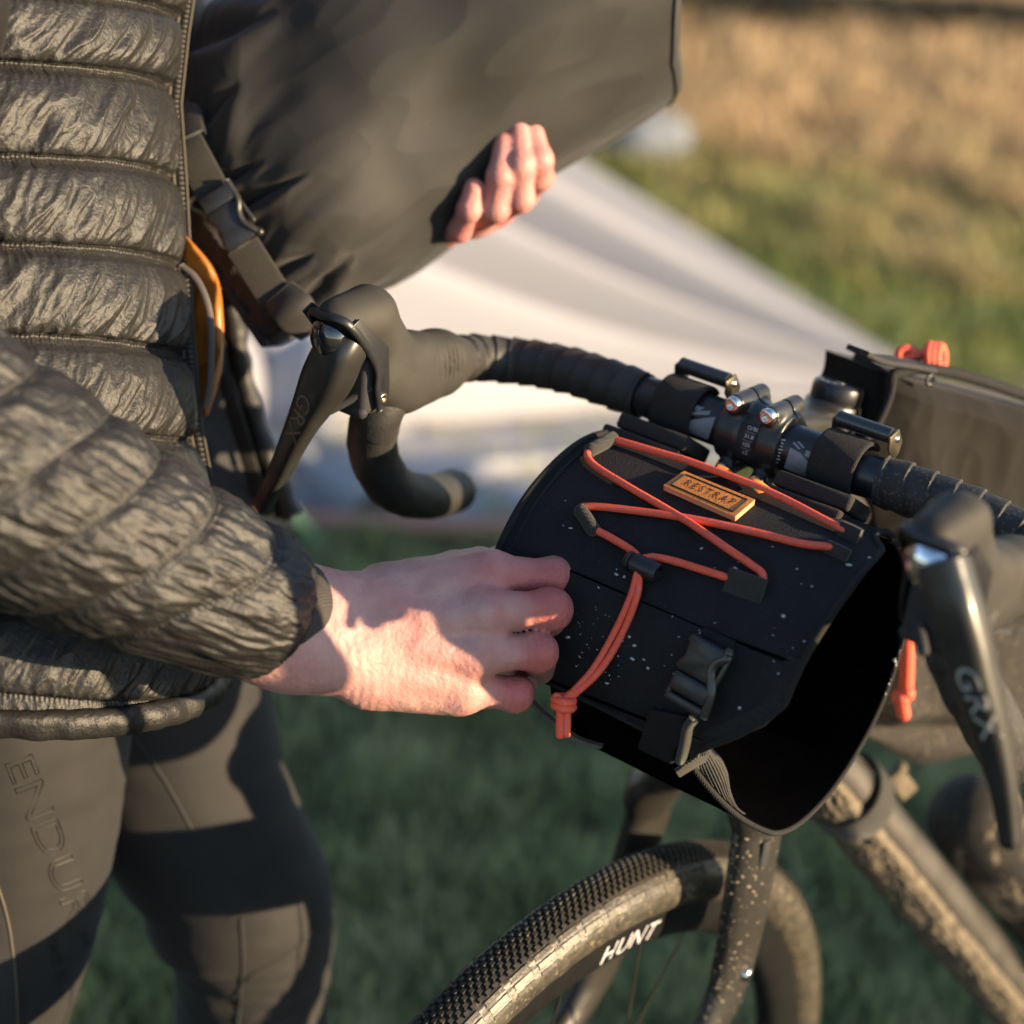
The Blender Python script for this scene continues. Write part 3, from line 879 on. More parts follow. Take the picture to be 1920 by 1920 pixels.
ln = add('orange_lining', thick(lin, .012), M['lining'], person)
pp_ = np.array([P(*x) for x in spline([[340, 498, 1.184], [366, 520, 1.178], [385, 556, 1.173], [395, 600, 1.173], [397, 650, 1.176], [394, 720, 1.182], [386, 765, 1.186]], 60)])
add('grey_piping', ribbon(pp_, np.tile(R[0], (60, 1)), .0042, .002), M['piping'], ln)
flap = px_sheet([[300, 520, 1.30], [320, 640, 1.30], [340, 800, 1.30], [360, 950, 1.30]], [[432, 545, 1.345], [458, 690, 1.35], [492, 830, 1.36], [545, 975, 1.37]], puffs=5, amp=.006)
add('open_front_panel', thick(flap, .02), M['blackcloth'], person)
rim_ = np.array([P(*x) for x in spline([[425, 540, 1.335], [440, 620, 1.338], [452, 690, 1.343], [478, 790, 1.35], [510, 880, 1.356], [548, 968, 1.36]], 70)])
add('open_panel_edge', tube(rim_, .0085 * (1 + .12 * np.sin(np.arange(70) * .55)), 14), M['jacket'], person)
add('inner_pocket_edge', ribbon(np.array([P(*x) for x in spline([[420, 700, 1.31], [436, 760, 1.31], [462, 850, 1.325], [486, 930, 1.34]], 40)]), np.tile(R[0], (40, 1)), .011, .002), M['jacket'], person)

# right sleeve: quilted tube that runs away from the camera towards the hand
sl = np.array(spline([[-520, 560, .955, .078], [-330, 700, .955, .076], [-120, 838, .970, .0700], [60, 932, .990, .0635], [200, 1006, 1.010, .0575], [330, 1070, 1.032, .0520], [430, 1115, 1.050, .0480], [490, 1140, 1.062, .0430], [525, 1153, 1.070, .0365]], 620)) * [1, 1, 1, .96] - [0, 0, .043, 0]
sc = np.array([P(*x[:3]) for x in sl]); sr_ = sl[:, 3]
st_, _, _ = frames(sc)
E_ = -R[2] - st_ * (-(st_ @ R[2]))[:, None]; E_ /= np.linalg.norm(E_, axis=1)[:, None]
N_ = np.cross(E_, st_); N_ = np.where(((N_ @ -R[1]) < 0)[:, None], -N_, N_)
sl_len = np.concatenate([[0], np.cumsum(np.linalg.norm(np.diff(sc, axis=0), axis=1))])
nph = 460
ph = np.linspace(0, 2 * np.pi, nph, endpoint=False)
LL, PH = np.meshgrid(sl_len, ph, indexing='ij')
tot = sl_len[-1]
shear = .066 * (1 - np.cos(PH)) / 2 * np.clip((tot - LL) / .07, 0, 1)
qv = LL + shear + .0035 * np.sin(PH * 2 + LL * 30)
sq = tot - np.array([.525, .47, .415, .36, .305, .250, .196, .150, .112, .0735, .0345, -.004])
k = np.clip(np.searchsorted(sq, qv) - 1, 0, len(sq) - 2)
f = np.clip((qv - sq[k]) / (sq[k + 1] - sq[k]), 0, 1)
puff = np.clip(1 - np.abs(2 * f - 1) ** 2.4, 0, 1) ** .6
rr = sr_[:, None]
arc = PH * rr
wp = 2 * np.pi
cph, sph = np.cos(PH), np.sin(PH)
q = np.stack([cph * rr * 80, sph * rr * 80, qv * 13 + k * 3.7], -1)
q2 = np.stack([cph * rr * 185, sph * rr * 185, qv * 45 + k * 1.7], -1)
q3 = np.stack([cph * rr * 55, sph * rr * 55, qv * 55 + k * 2.7], -1)
near_seam = np.exp(-(np.minimum(f, 1 - f) / .2) ** 2)
wr = .0021 * ridge(q + .5 * pn(q * .5)[..., None]) + .0010 * ridge(q2 + .5 * pn(q2 * .5)[..., None]) + .0006 * ridge(q3 + .6 * pn(q3 * .6)[..., None]) + .0014 * near_seam * ridge(q * 1.3) + .0006 * pn(q2 * 2.3)
off = .0046 * puff + wr * (.35 + .65 * puff) - .004
dseam = np.minimum(f, 1 - f) * .038
off = np.where(dseam < .0026, off * .45 + .0002 + .0003 * np.sin(arc * wp / .0030), off)
dirs = N_[:, None] * cph[..., None] + E_[:, None] * sph[..., None]
sp_ = sc[:, None] + dirs * (rr + off)[..., None]
slv = add('sleeve', grid(sp_, cv=True), M['jacket'], person)
# stitched seam rows of the sleeve
for j, s0 in enumerate(sq[2:-1]):
    for d0 in (-.0022, .0022):
        a = np.linspace(-1.2, 4.3, 300)
        # solve L for qv = s0
        L_ = np.full(300, s0)
        for _ in range(12):
            L_ = s0 + d0 - .066 * (1 - np.cos(a)) / 2 * np.clip((tot - L_) / .07, 0, 1) - .0035 * np.sin(a * 2 + L_ * 30)
        ii = np.clip(np.interp(L_, sl_len, np.arange(len(sl_len))), 0, len(sl_len) - 1)
        i0 = ii.astype(int)
        dd_ = N_[i0] * np.cos(a)[:, None] + E_[i0] * np.sin(a)[:, None]
        cc = np.stack([np.interp(ii, np.arange(len(sc)), sc[:, m_]) for m_ in range(3)], 1)
        ln_ = cc + dd_ * (sr_[i0] - .0012 + .0007 * np.sin(np.arange(300) * np.pi / 2))[:, None]
        ok = L_ > 0
        if ok.sum() > 20:
            add('stitch_line', tube(ln_[ok], .0006, 5), M['stitch'], slv)
# elastic cuff
cc = sc[-1]; ct = unit(sc[-1] - sc[-8])
cf = np.array(spline([[0, .036], [.004, .0362], [.010, .0352], [.016, .0335], [.018, .0315], [.016, .0300], [.006, .0305]], 30)) * [1, .965]
cn, ce = N_[-1], E_[-1]
ring = np.linspace(0, 2 * np.pi, 90, endpoint=False)
cp = cc[None, None] + ct * cf[:, 0][:, None, None] + (cn * np.cos(ring)[:, None] + ce * np.sin(ring)[:, None])[None] * cf[:, 1][:, None, None]
cp = cp + ct * (.0016 * np.sin(ring * 3) + .0008 * np.sin(ring * 7))[None, :, None]
add('cuff', grid(cp, cv=True), M['jacket_trim'], slv)
# upper part of both sleeves
shr = TC + np.array([0, 0, .21]) + es * .17
up_ = spline([list(shr) + [.085], list((shr + sc[0]) / 2 + es * .03) + [.085], list(sc[0] + ef * .01) + [.078]], 60)
add('upper_sleeve', tube(up_[:, :3], up_[:, 3] * (1 + .06 * np.abs(np.sin(np.arange(60) * .32))), 40), M['jacket'], person)
shl = TC + np.array([0, 0, .21]) - es * .17
la = spline([list(shl) + [.08], list(P(330, 170, 1.57)) + [.066], list(P(440, 190, 1.53)) + [.056], list(P(600, 200, 1.47)) + [.042]], 80)
add('far_sleeve', tube(la[:, :3], la[:, 3] * (1 + .06 * np.abs(np.sin(np.arange(80) * .4))), 40), M['jacket'], person)

# ------------------------------------------------------------------ bicycle
bike = thing('bicycle', 'muddy drop bar gravel bicycle standing on the grass with bags strapped to it', 'bicycle', B(0, 0, -H))
AX = unit([0, -.20, -.98])                                     # steering axis, downwards
WY, WZ, WYAW = -.117, -.649, -.088
def Wl(x, y, z):
    c, s = math.cos(WYAW), math.sin(WYAW)
    x, y, z = np.broadcast_arrays(np.asarray(x, float), y, z)
    return np.stack([x * c - y * s, x * s + y * c + WY, z + WZ + H], -1)
def PX(u, v, x):
    r = ray(u, v); return CAM + r * ((x - CAM[0]) / r[0])

# handlebar
hb = add('handlebar', tube(np.array([B(x, 0, 0) for x in (-.115, -.085, -.055, -.05, .05, .055, .085, .115)]), [.0125, .0140, .0157, .0159, .0159, .0157, .0140, .0125], 40), M['bar'], bike)
bv_bar = bvh(tube(np.array([B(x, 0, 0) for x in np.linspace(-.11, .11, 40)]), .0160, 64))
def decal(px4, bv, n=8, off=.0004, dflt=1.1):
    a, b, c, d = [np.array(p, float) for p in px4]
    w = np.linspace(0, 1, n)
    return grid(np.array([[hit(bv, *(a * (1 - i) * (1 - j) + b * (1 - i) * j + c * i * j + d * i * (1 - j)), off, dflt)[0] for j in w] for i in w]))
def zq(x, y):
    return (1160 + x / 3.692, 660 + y / 3.692)
for qd in ([(500, 470), (672, 450), (618, 606), (472, 548)], [(540, 372), (600, 388), (560, 408), (524, 400)], [(520, 412), (640, 408), (628, 436), (505, 436)],
           [(1190, 660), (1262, 700), (1262, 850), (1146, 800)], [(1262, 700), (1322, 772), (1300, 862), (1262, 850)], [(1205, 632), (1218, 624), (1262, 668), (1248, 676)], [(1235, 622), (1250, 620), (1290, 662), (1276, 668)], [(1300, 680), (1352, 700), (1338, 740), (1290, 716)]):
    add('print_mark', decal([zq(*p) for p in qd], bv_bar, 9), M['grey'], hb)
marks = []
for k_ in range(9):
    f_ = k_ / 8
    for (x0, y0), (x1, y1) in (((765, 410), (665, 605)), ((1140, 612), (1090, 785))):
        x, y = x0 + (x1 - x0) * f_, y0 + (y1 - y0) * f_
        L_ = 16 if k_ % 3 == 0 else 8
        marks.append(decal([zq(x - L_, y - 9), zq(x + L_, y - 3), zq(x + L_, y + 5), zq(x - L_, y - 1)], bv_bar, 3))
add('scale_marks', join(*marks), M['white'], hb, kind='stuff')

# bar tape, wrapped with visible laps
def tape(path, r0, pitch, jig, step=.0011):
    p = spline(path, 420)
    L = np.concatenate([[0], np.cumsum(np.linalg.norm(np.diff(p, axis=0), axis=1))])
    t, a, b = frames(p, ref=[0, .2, 1] if abs(p[0][0] - p[-1][0]) > .05 and abs(p[0][2] - p[-1][2]) < .05 else None)
    th = np.linspace(0, 2 * np.pi, 56, endpoint=False)
    lap = (L[:, None] / pitch + th[None] / (2 * np.pi)) % 1
    rr = r0 + step * (lap - .5) + .0004 * pn(np.stack([L[:, None] * 60 + 0 * th, np.cos(th)[None] * 2 + 0 * L[:, None], np.sin(th)[None] * 2 + 0 * L[:, None]], -1)) * jig
    q_ = p[:, None] + a[:, None] * (rr * np.cos(th))[..., None] + b[:, None] * (rr * np.sin(th))[..., None]
    V, F = grid(q_, cv=True)
    return V, F + [np.arange(56)[::-1][None]]
tops = [B(-.090, 0, 0), B(-.12, 0, 0), B(-.15, 0, -.001), B(-.18, -.002, -.004), B(-.200, -.009, -.006), B(-.2125, -.028, -.004), B(-.211, -.05, .000), B(-.209, -.064, .003)]
drops = [B(-.203, -.128, .004), B(-.204, -.140, -.014), B(-.213, -.133, -.036), B(-.224, -.114, -.064), B(-.231, -.082, -.096), B(-.239, -.034, -.118), B(-.249, .012, -.130)]
gt, gd = tape(tops, .0162, .0155, 1, .0017), tape(drops, .0168, .030, 1, .0006)
add('bar_tape', gt, M['tape'], hb); add('bar_tape', mirror(gt), M['tape_dirty'], hb)
add('bar_tape', gd, M['tape'], hb); add('bar_tape', mirror(gd), M['tape_dirty'], hb)
e0 = B(-.249, .012, -.130); ed = unit(B(-.249, .012, -.130) - B(-.239, -.034, -.118))
gp_ = lathe(e0 - ed * .001, ed, [[0, .0163], [.006, .0163], [.009, .014], [.010, .006], [.010, .0002]], 36)
add('bar_end_plug', gp_, M['buckle'], hb, sharp=40); add('bar_end_plug', mirror(gp_), M['buckle'], hb, sharp=40)

# brake hoods and levers (left built, right mirrored)
def hood(q):
    d = chain(q, [B(-.209, -.062, .003), B(-.207, -.082, .006), B(-.202, -.118, .014)], [.0178, .0195, .0205], .01)
    d = smin(d, rcone(q, B(-.201, -.130, .010), B(-.200, -.163, .054), .0205, .0178), .012)
    d = smin(d, rcone(q, B(-.200, -.166, .057), B(-.200, -.192, .056), .0178, .0162), .008)
    d = smin(d, chain(q, [B(-.207, -.080, .002), B(-.203, -.120, .006), B(-.203, -.136, .006)], [.0165, .0185, .0165], .01), .014)
    d = smin(d, rcone(q, B(-.204, -.104, .002), B(-.204, -.128, .000), .0170, .0170), .012)
    # flat front, flat cheeks
    d = smin(d, rcone(q, B(-.202, -.118, .010), B(-.201, -.152, .015), .0190, .0185), .01)
    zl_ = q[..., 2] - H
    Fr = np.where(zl_ > .0305, -.203 + (.0625 - zl_), -.171 + .16 * (.0305 - zl_))
    d = smax(d, (Fr - q[..., 1]) * .75, .003)
    d = smax(d, q[..., 1] + .056 - (q[..., 0] + .2025) * .25, .002)
    d = smax(d, np.abs(q[..., 0] + .2025 + (q[..., 1] + .1) * .09) - .0195, .010)
    m_ = np.exp(-((q[..., 1] + .088) / .018) ** 4) * np.exp(-((q[..., 2] - H - .013) / .0125) ** 4)
    d = d + .0013 * m_ * np.cos((q[..., 1]) * 2 * np.pi / .0052)
    return d + .0003 * pn(q * 60)
g_hood = sdf_mesh(hood, B(-.238, -.216, -.045), B(-.170, -.018, .092), .0014)
lvp = [[650, 636, 1.088], [634, 664, 1.088], [612, 712, 1.098], [585, 762, 1.112], [562, 805, 1.128], [535, 862, 1.150], [512, 910, 1.172], [492, 946, 1.188]]
lvc = spline([P(*x) for x in lvp], 90)
lvr = spline([[.0150, .0120], [.0152, .0125], [.0150, .0135], [.0115, .0112], [.0090, .0092], [.0074, .0076], [.0064, .0068], [.0062, .0066]], 90)
tip = unit(lvc[-1] - lvc[-4])
ex_ = np.array([lvc[-1] + tip * .0074 * math.sin(a) for a in np.linspace(.2, 1.55, 7)]); er_ = np.array([[.0072 * math.cos(a), .0074 * math.cos(a)] for a in np.linspace(.2, 1.55, 7)])
g_lev = tube(np.vstack([lvc, ex_]), np.vstack([lvr, er_ * .86]), 36, ref=[1, 0, 0], ex=3.4)
rvp = [[1768, 1048, .872], [1778, 1085, .872], [1795, 1140, .872], [1813, 1200, .876], [1828, 1262, .881], [1845, 1325, .887], [1864, 1395, .894], [1880, 1465, .900], [1889, 1530, .906], [1893, 1572, .910]]
rvc = spline([P(x[0], x[1], x[2] - .012) for x in rvp], 90); rvr = spline([[.0125, .0115], [.0125, .0115], [.0122, .0115], [.0118, .0112], [.0112, .0108], [.0104, .0100], [.0090, .0088], [.0072, .0074], [.0058, .0062], [.0053, .0056]], 90)
tip = unit(rvc[-1] - rvc[-4])
ex_ = np.array([rvc[-1] + tip * .006 * math.sin(a) for a in np.linspace(.2, 1.55, 7)]); er_ = np.array([[.0053 * math.cos(a), .0056 * math.cos(a)] for a in np.linspace(.2, 1.55, 7)])
g_levR = tube(np.vstack([rvc, ex_]), np.vstack([rvr, er_]), 36, ref=[1, 0, 0], ex=3.0)
capc = B(-.2015, -.1945, .0475)
g_cap = ball(capc, (.0138, .0125, .0150), 40, 26)
brk = [B(-.1818, y, z) for y, z in ((-.162, .040), (-.192, .0635), (-.2000, .0590), (-.1725, .0285), (-.1690, .012), (-.1680, .000), (-.158, -.001), (-.158, .014))]
g_brk = prism(brk, [-.0022, 0, 0], .0006)
g_brk2 = (g_brk[0] + [-.0385, 0, 0], g_brk[1])
g_lip = tube(spline([B(-.219, -.172, .028), B(-.2185, -.1955, .0575), B(-.201, -.2045, .0630), B(-.1840, -.1985, .0600), B(-.1822, -.1730, .0305), B(-.1822, -.1690, .012), B(-.1830, -.164, -.002)], 70), [.0030, .0018], 14)
g_cav = join(rbox(B(-.2015, -.168, .014), np.eye(3), (.0150, .009, .020), .004), capsule([B(-.190, -.174, -.004), B(-.212, -.174, -.004)], .0042, 12), capsule([B(-.188, -.170, .012), B(-.205, -.186, -.004)], .0032, 10))
g_pin = lathe(B(-.1818, -.164, .006), [1, 0, 0], [[0, .0001], [.0012, .0026], [.0010, .0036], [-.001, .0038]], 20)
g_pin2 = join(lathe(B(-.1812, -.160, -.010), [1, 0, 0], [[0, .0001], [.0012, .0018], [-.002, .0020]], 14), ball(B(-.189, -.178, -.006), .0022))
bv_lev = bvh(g_lev); bv_levR = bvh(g_levR)
# lettering on the levers
tx_l = px_text('GRX', (560, 778), (-15.5, 41), (36, 18), bv_lev, .0004, shear=.35, dflt=1.1)
tx_r = px_text('GRX', (1829, 1312), (28, 68), (50, -24), bv_levR, .0004, shear=.30, dflt=.9)
for side, fn, tx in ((0, lambda g: g, tx_l), (1, mirror, tx_r)):
    sh_ = add('shifter', fn(g_hood), M['rubber'], bike)
    lv = add('brake_lever', g_lev if side == 0 else g_levR, M['lever'], sh_)
    add('lever_cap', fn(g_cap), M['gloss'] if side == 0 else M['cap_reflection'], sh_)
    add('pivot_bracket', fn(g_brk), M['buckle'], sh_, sharp=35); add('pivot_bracket', fn(g_brk2), M['buckle'], sh_, sharp=35)
    add('hood_lip', fn(g_lip), M['buckle'], sh_)
    add('lever_mechanism', fn(g_cav), M['blackcloth'], sh_)
    add('pivot_pin', fn(g_pin), M['camsteel'], sh_)
    add('lever_lettering', tx, M['logo'] if side == 0 else M['logo2'], sh_, smooth=False)

# stem with faceplate, bolts and top cap
sx = np.eye(3)
def stem_f(q):
    d = np.maximum(np.hypot(q[..., 1], q[..., 2] - H) - .0205, np.abs(q[..., 0]) - .0225)
    a = B(0, .012, .000); b = B(0, .100, -.018)
    ba = b - a; t = np.clip((q - a) @ ba / (ba @ ba), 0, 1); pa = q - a - t[..., None] * ba
    bd = (np.abs(pa[..., 0] / .0175) ** 3.2 + np.abs(pa[..., 1] / .016) ** 3.2 + np.abs(pa[..., 2] / .0165) ** 3.2) ** (1 / 3.2)
    d = smin(d, (bd - 1) * .016, .012)
    c = B(0, .100, -.020); w = (q - c) @ AX; rad = np.linalg.norm(q - c - w[..., None] * AX, axis=-1)
    d = smin(d, np.maximum(rad - .0192, np.abs(w) - .021), .008)
    for x in (-.0128, .0128):
        for z in (-.0225, .0225):
            d = smin(d, np.maximum(np.hypot(q[..., 0] - x, q[..., 2] - H - z) - .0062, np.abs(q[..., 1] - .001) - .0185), .006)
    # split between faceplate and body, hollow along the middle of the faceplate
    d = np.maximum(d, -(np.maximum(np.abs(q[..., 1] - .003) - .0009, .019 - np.hypot(q[..., 1], q[..., 2] - H))))
    s = np.maximum(np.abs(q[..., 0]) - .0068, -(np.hypot(q[..., 1] , q[..., 2] - H) - .0193))
    d = smax(d, -np.maximum(np.maximum(s, q[..., 1] + .004), np.abs(q[..., 2] - H) - .0165), .002)
    return d
g_stem = sdf_mesh(stem_f, B(-.027, -.026, -.046), B(.027, .130, .036), .0012)
stm = add('stem', g_stem, M['stem'], bike)
bv_stem = bvh(g_stem)
cap_c = B(0, .100, -.020) - AX * .021
tc_ = add('top_cap', lathe(cap_c, -AX, [[0, .0172], [.002, .0178], [.0105, .0178], [.0130, .0168], [.0138, .0150], [.0136, .0050], [.0120, .0045], [.0120, .0001]], 44), M['bar'], stm, sharp=50)
add('cap_bolt', lathe(cap_c - AX * .0118, -AX, [[0, .0042], [.002, .0040], [.002, .0022], [.0005, .0020], [.0005, .0001]], 20), M['camsteel'], stm, sharp=40)
bv_cap = bvh(lathe(cap_c, -AX, [[.0139, .0176], [.0139, .0001]], 40))
cq = R @ (cap_c - AX * .0139 - CAM); cq = np.array([960 + FPX * cq[0] / cq[2], 960 + FPX * cq[1] / cq[2]])
add('cap_lettering', px_text('SHIMANO', tuple(cq + [-4, 6]), (13.5, 4.6), (3.0, -8.0), bv_cap, .0003, dflt=1.2), M['white'], stm, smooth=False)
add('spacer', lathe(B(0, .100, -.020) + AX * .0215, AX, [[0, .0165], [.018, .0165], [.018, .0190], [.028, .0200]], 36), M['bar'], stm, sharp=40)
for x in (-.0128, .0128):
    for z in (-.0225, .0225):
        c = B(x, -.0175, z); rs = .0054 if z > 0 else .0048
        add('bolt', lathe(c, [0, -1, 0], [[-.001, rs], [.0028, rs], [.0042, rs * .86], [.0048, rs * .62], [.0046, rs * .50], [.0018, rs * .46], [.0018, .0001]], 24), M['bolt'], stm, sharp=50)
bv_slot = bvh(tube(np.array([B(x, 0, 0) for x in np.linspace(-.02, .02, 12)]), .0194, 64))
sl_x = np.linspace(-.0064, .0064, 5); sl_a = np.radians(np.linspace(140, 228, 20))
add('faceplate_label', grid(np.array([[B(x, .01937 * math.cos(a), .01937 * math.sin(a)) for x in sl_x] for a in sl_a])), M['blackcloth'], stm)
for tx, c in (('O/BI', (1411.8, 804.5)), ('31.8', (1404.5, 819)), ('105', (1399, 834)), ('x5', (1397, 848.5))):
    add('stem_lettering', px_text(tx, c, (10.2, 3.4), (2.4, -10.2), bv_slot, .0003, dflt=1.12), M['white'], stm, smooth=False)
for c in ((1407.5, 811.5), (1401, 826.5), (1397.5, 841.5)):
    c = np.array(c); X = np.array([9, 3.0]); Y = np.array([.2, -.5])
    add('rule', decal([c - X - Y, c + X - Y, c + X + Y, c - X + Y], bv_slot, 3, .0002), M['grey'], stm)

# fork
nl = [PX(1420, 1560, .058), PX(1399, 1690, .060), PX(1378, 1795, .061), PX(1340, 1905, .062)]
nl = [nl[0] + np.array([-.003, .004, .035])] + nl + [Wl(.056, .0, .10), Wl(.055, .0, .0)]
fl = [PX(1216, 1520, -.050), PX(1160, 1700, -.054), PX(1100, 1860, -.056), Wl(-.056, .0, .10), Wl(-.055, .0, .0)]
fl = [fl[0] + np.array([.002, .004, .03])] + fl
nls = spline(nl, 26); fls = spline(fl, 22)
S3 = np.array([1, .46, 1])
crown = (nl[0] + fl[0]) / 2 + np.array([0, .008, .022])
def fork_f(q):
    Q_ = q * S3
    d = None
    for ch, r0, r1 in ((nls, .0138, .0098), (fls, .0138, .0098)):
        rr_ = np.linspace(r0, r1, len(ch))
        for i in range(len(ch) - 1):
            e = rcone(Q_, ch[i] * S3, ch[i + 1] * S3, rr_[i], rr_[i + 1])
            d = e if d is None else np.minimum(d, e)
    for a, b, r1, r2 in ((nls[1], (nls[0] * .5 + crown * .5) + [0, 0, .008], .0150, .0175), ((nls[0] * .5 + crown * .5) + [0, 0, .008], crown, .0175, .0185), (fls[1], (fls[0] * .5 + crown * .5) + [0, 0, .008], .0150, .0175), ((fls[0] * .5 + crown * .5) + [0, 0, .008], crown, .0175, .0185)):
        d = smin(d, rcone(Q_, a * S3, b * S3, r1, r2), .012)
    d = smin(d, rcone(q, crown, crown - AX * .05, .024, .0255), .015)
    return d
fp_ = np.vstack([nls, fls, [crown - AX * .06]])
g_fork = sdf_mesh(fork_f, fp_.min(0) - .035, fp_.max(0) + .035, .0031)
fk = add('fork', g_fork, M['paint'], bike)
bv_fork = bvh(g_fork)
bt, bn = hit(bv_fork, 1398, 1826, .0)
add('fork_bolt', lathe(bt, bn, [[-.001, .0050], [.0026, .0050], [.0036, .0040], [.0036, .0001]], 18), M['bolt'], fk, sharp=50)
bt2, bn2 = hit(bv_fork, 1432, 1602, .0)
add('crown_notch', rbox(bt2, [unit(np.cross(bn2, [0, 0, 1])), unit([.05, -.1, 1]), bn2], (.004, .012, .0016), .001), M['blackcloth'], fk)
def flecks(bv, poly, n, r0, r1, dflt, stretch=2.0, off=0.0):
    poly = np.array(poly, float); out = []; miss = 0
    lo_, hi_ = poly.min(0), poly.max(0)
    while len(out) < n:
        p = rng.uniform(lo_, hi_)
        x, y = p; ins = False; j = len(poly) - 1
        for i in range(len(poly)):
            if (poly[i][1] > y) != (poly[j][1] > y) and x < (poly[j][0] - poly[i][0]) * (y - poly[i][1]) / (poly[j][1] - poly[i][1]) + poly[i][0]: ins = not ins
            j = i
        if not ins: continue
        if not hit_ok(bv, x, y):
            miss += 1
            if miss > 4 * n: break
            continue
        c, nn = hit(bv, x, y, off, dflt)
        r_ = r0 + (r1 - r0) * rng.random() ** 3
        a = unit(np.cross(nn, R[1] + .5 * rng.normal(size=3))); b = np.cross(nn, a)
        out.append(ball(c, (r_ * rng.uniform(1, stretch), r_, r_ * .55), 6, 4, np.array([a, b, nn])))
    return join(*out) if out else (np.zeros((0, 3)), [])
add('mud_flecks', join(flecks(bv_fork, [(1350, 1560), (1462, 1560), (1450, 1700), (1400, 1920), (1290, 1920), (1345, 1700)], 240, .0003, .0012, 1.25, 2.8), flecks(bv_fork, [(1345, 1560), (1385, 1560), (1350, 1760), (1310, 1920), (1285, 1920)], 150, .0004, .0012, 1.25, 1.8)), M['fleck'], fk, kind='stuff')

# front wheel
wh = add('front_wheel', lathe(Wl(0, 0, 0), Wl(1, 0, 0) - Wl(0, 0, 0), [[-.055, .006], [-.034, .008], [-.033, .024], [-.029, .024], [-.028, .012], [.028, .012], [.029, .022], [.033, .022], [.034, .008], [.055, .006]], 32), M['bar'], bike, sharp=40)
RT, rt = .3335, .0215
NA = 720
ang = np.linspace(0, 2 * np.pi, NA, endpoint=False)
bt_ = np.linspace(-2.55, 2.55, 61)                                # 0 = top of the tread, + towards the rider's left
def tyre_r(b):
    g = 0 * b
    for c0 in (.62, .86, 1.12):                                   # thin grooves along the shoulder
        g = g - .0007 * np.exp(-((np.abs(b) - c0) / .025) ** 2)
    return rt + g
A_, B_ = np.meshgrid(ang, bt_, indexing='ij')
def tyre_pt(a, b, h):
    r_ = tyre_r(b) + h
    rad = RT + r_ * np.cos(b)
    return Wl(r_ * np.sin(b), rad * np.cos(a), rad * np.sin(a))
lump = .0005 * pn(np.stack([np.cos(A_) * 40, np.sin(A_) * 40, B_ * 4], -1)) * (np.abs(B_) > .6)
tp_ = tyre_pt(A_, B_, lump - .0006 * (np.abs(B_) < .62))
ty = add('tyre', grid(tp_, cu=True), M['side'], wh)
ty.data.materials.append(M['tyre'])
mi = np.zeros((NA, 60), int); mi[:, np.abs((bt_[1:] + bt_[:-1]) / 2) < .60] = 1
ty.data.polygons.foreach_set('material_index', mi.ravel().astype(np.int32))
def knobs(rows, npitch, la, lb, hh_, stag=True):
    Vs, Fs = [], []
    for ri, b0 in enumerate(rows):
        a = (np.arange(npitch) + (.5 if stag and ri % 2 else 0)) * 2 * np.pi / npitch
        a = a + rng.normal(0, .00015, npitch)
        top, bot = [], []
        for da, db in ((-1, -1), (1, -1), (1, 1), (-1, 1)):
            top.append(tyre_pt(a + da * la * .36, np.full(npitch, b0 + db * lb * .36), np.full(npitch, hh_)))
            bot.append(tyre_pt(a + da * la * .5, np.full(npitch, b0 + db * lb * .5), np.full(npitch, -.0012)))
        V = np.stack(top + bot, 1).reshape(-1, 3); o = np.arange(npitch)[:, None] * 8
        Vs.append(V); Fs.append(np.vstack([o + np.array([[0, 1, 2, 3]])] + [o + np.array([[i, 4 + i, 4 + (i + 1) % 4, (i + 1) % 4]]) for i in range(4)]))
    return join(*[(v, [f]) for v, f in zip(Vs, Fs)])
add('tread_knobs', knobs(np.linspace(-.51, .51, 7), 340, 2 * np.pi / 340 * .70, .145, .0018), M['knob'], wh, smooth=False, kind='stuff')
add('shoulder_blocks', join(knobs([.74, .99, -.74, -.99], 96, 2 * np.pi / 96 * .955, .20, .0005, False), knobs([1.24, -1.24], 96, 2 * np.pi / 96 * .95, .15, .0004, False)), M['side'], wh, smooth=False, kind='stuff')
rp = spline([[-.0135, .3235], [-.0140, .3190], [-.0138, .312], [-.0128, .300], [-.009, .290], [0, .2865], [.009, .290], [.0128, .300], [.0138, .312], [.0140, .3190], [.0135, .3235]], 40)
rim = Wl(rp[None, :, 0] + 0 * ang[::3, None], rp[None, :, 1] * np.cos(ang[::3, None]), rp[None, :, 1] * np.sin(ang[::3, None]))
g_rim = grid(rim, cu=True)
add('rim', g_rim, M['rim'], wh)
bv_rim = bvh(g_rim)
V, F = text_geo('HUNT', shear=.25, space=1.08)
def pxof(p):
    c = R @ (p - CAM); return np.array([960 + FPX * c[0] / c[2], 960 + FPX * c[1] / c[2]])
aa = np.linspace(np.pi * .4, np.pi * .8, 400)
a0 = aa[np.argmin([np.linalg.norm(pxof(Wl(.0142, .304 * math.cos(a), .304 * math.sin(a))) - np.array([1185, 1776])) for a in aa])]
rr_ = .303 + V[:, 1] * .021; ra_ = a0 - V[:, 0] * .021 / .304
xr_ = np.interp(rr_, rp[20:, 1], rp[20:, 0]) + .0006
add('rim_lettering', (Wl(xr_, rr_ * np.cos(ra_), rr_ * np.sin(ra_)), F), M['white'], wh, smooth=False)
for i in range(24):
    a0 = 2 * np.pi * i / 24 + .05; s_ = 1 if i % 2 else -1; tw = .55 * (1 if (i // 2) % 2 else -1)
    add('spoke', tube(np.array([Wl(.030 * s_, .023 * math.cos(a0 + tw * 2), .023 * math.sin(a0 + tw * 2)), Wl(.003 * s_, .289 * math.cos(a0), .289 * math.sin(a0))]), .00095, 6), M['spoke'], wh)
bv_ty = bvh(grid(tp_[::2], cu=True))
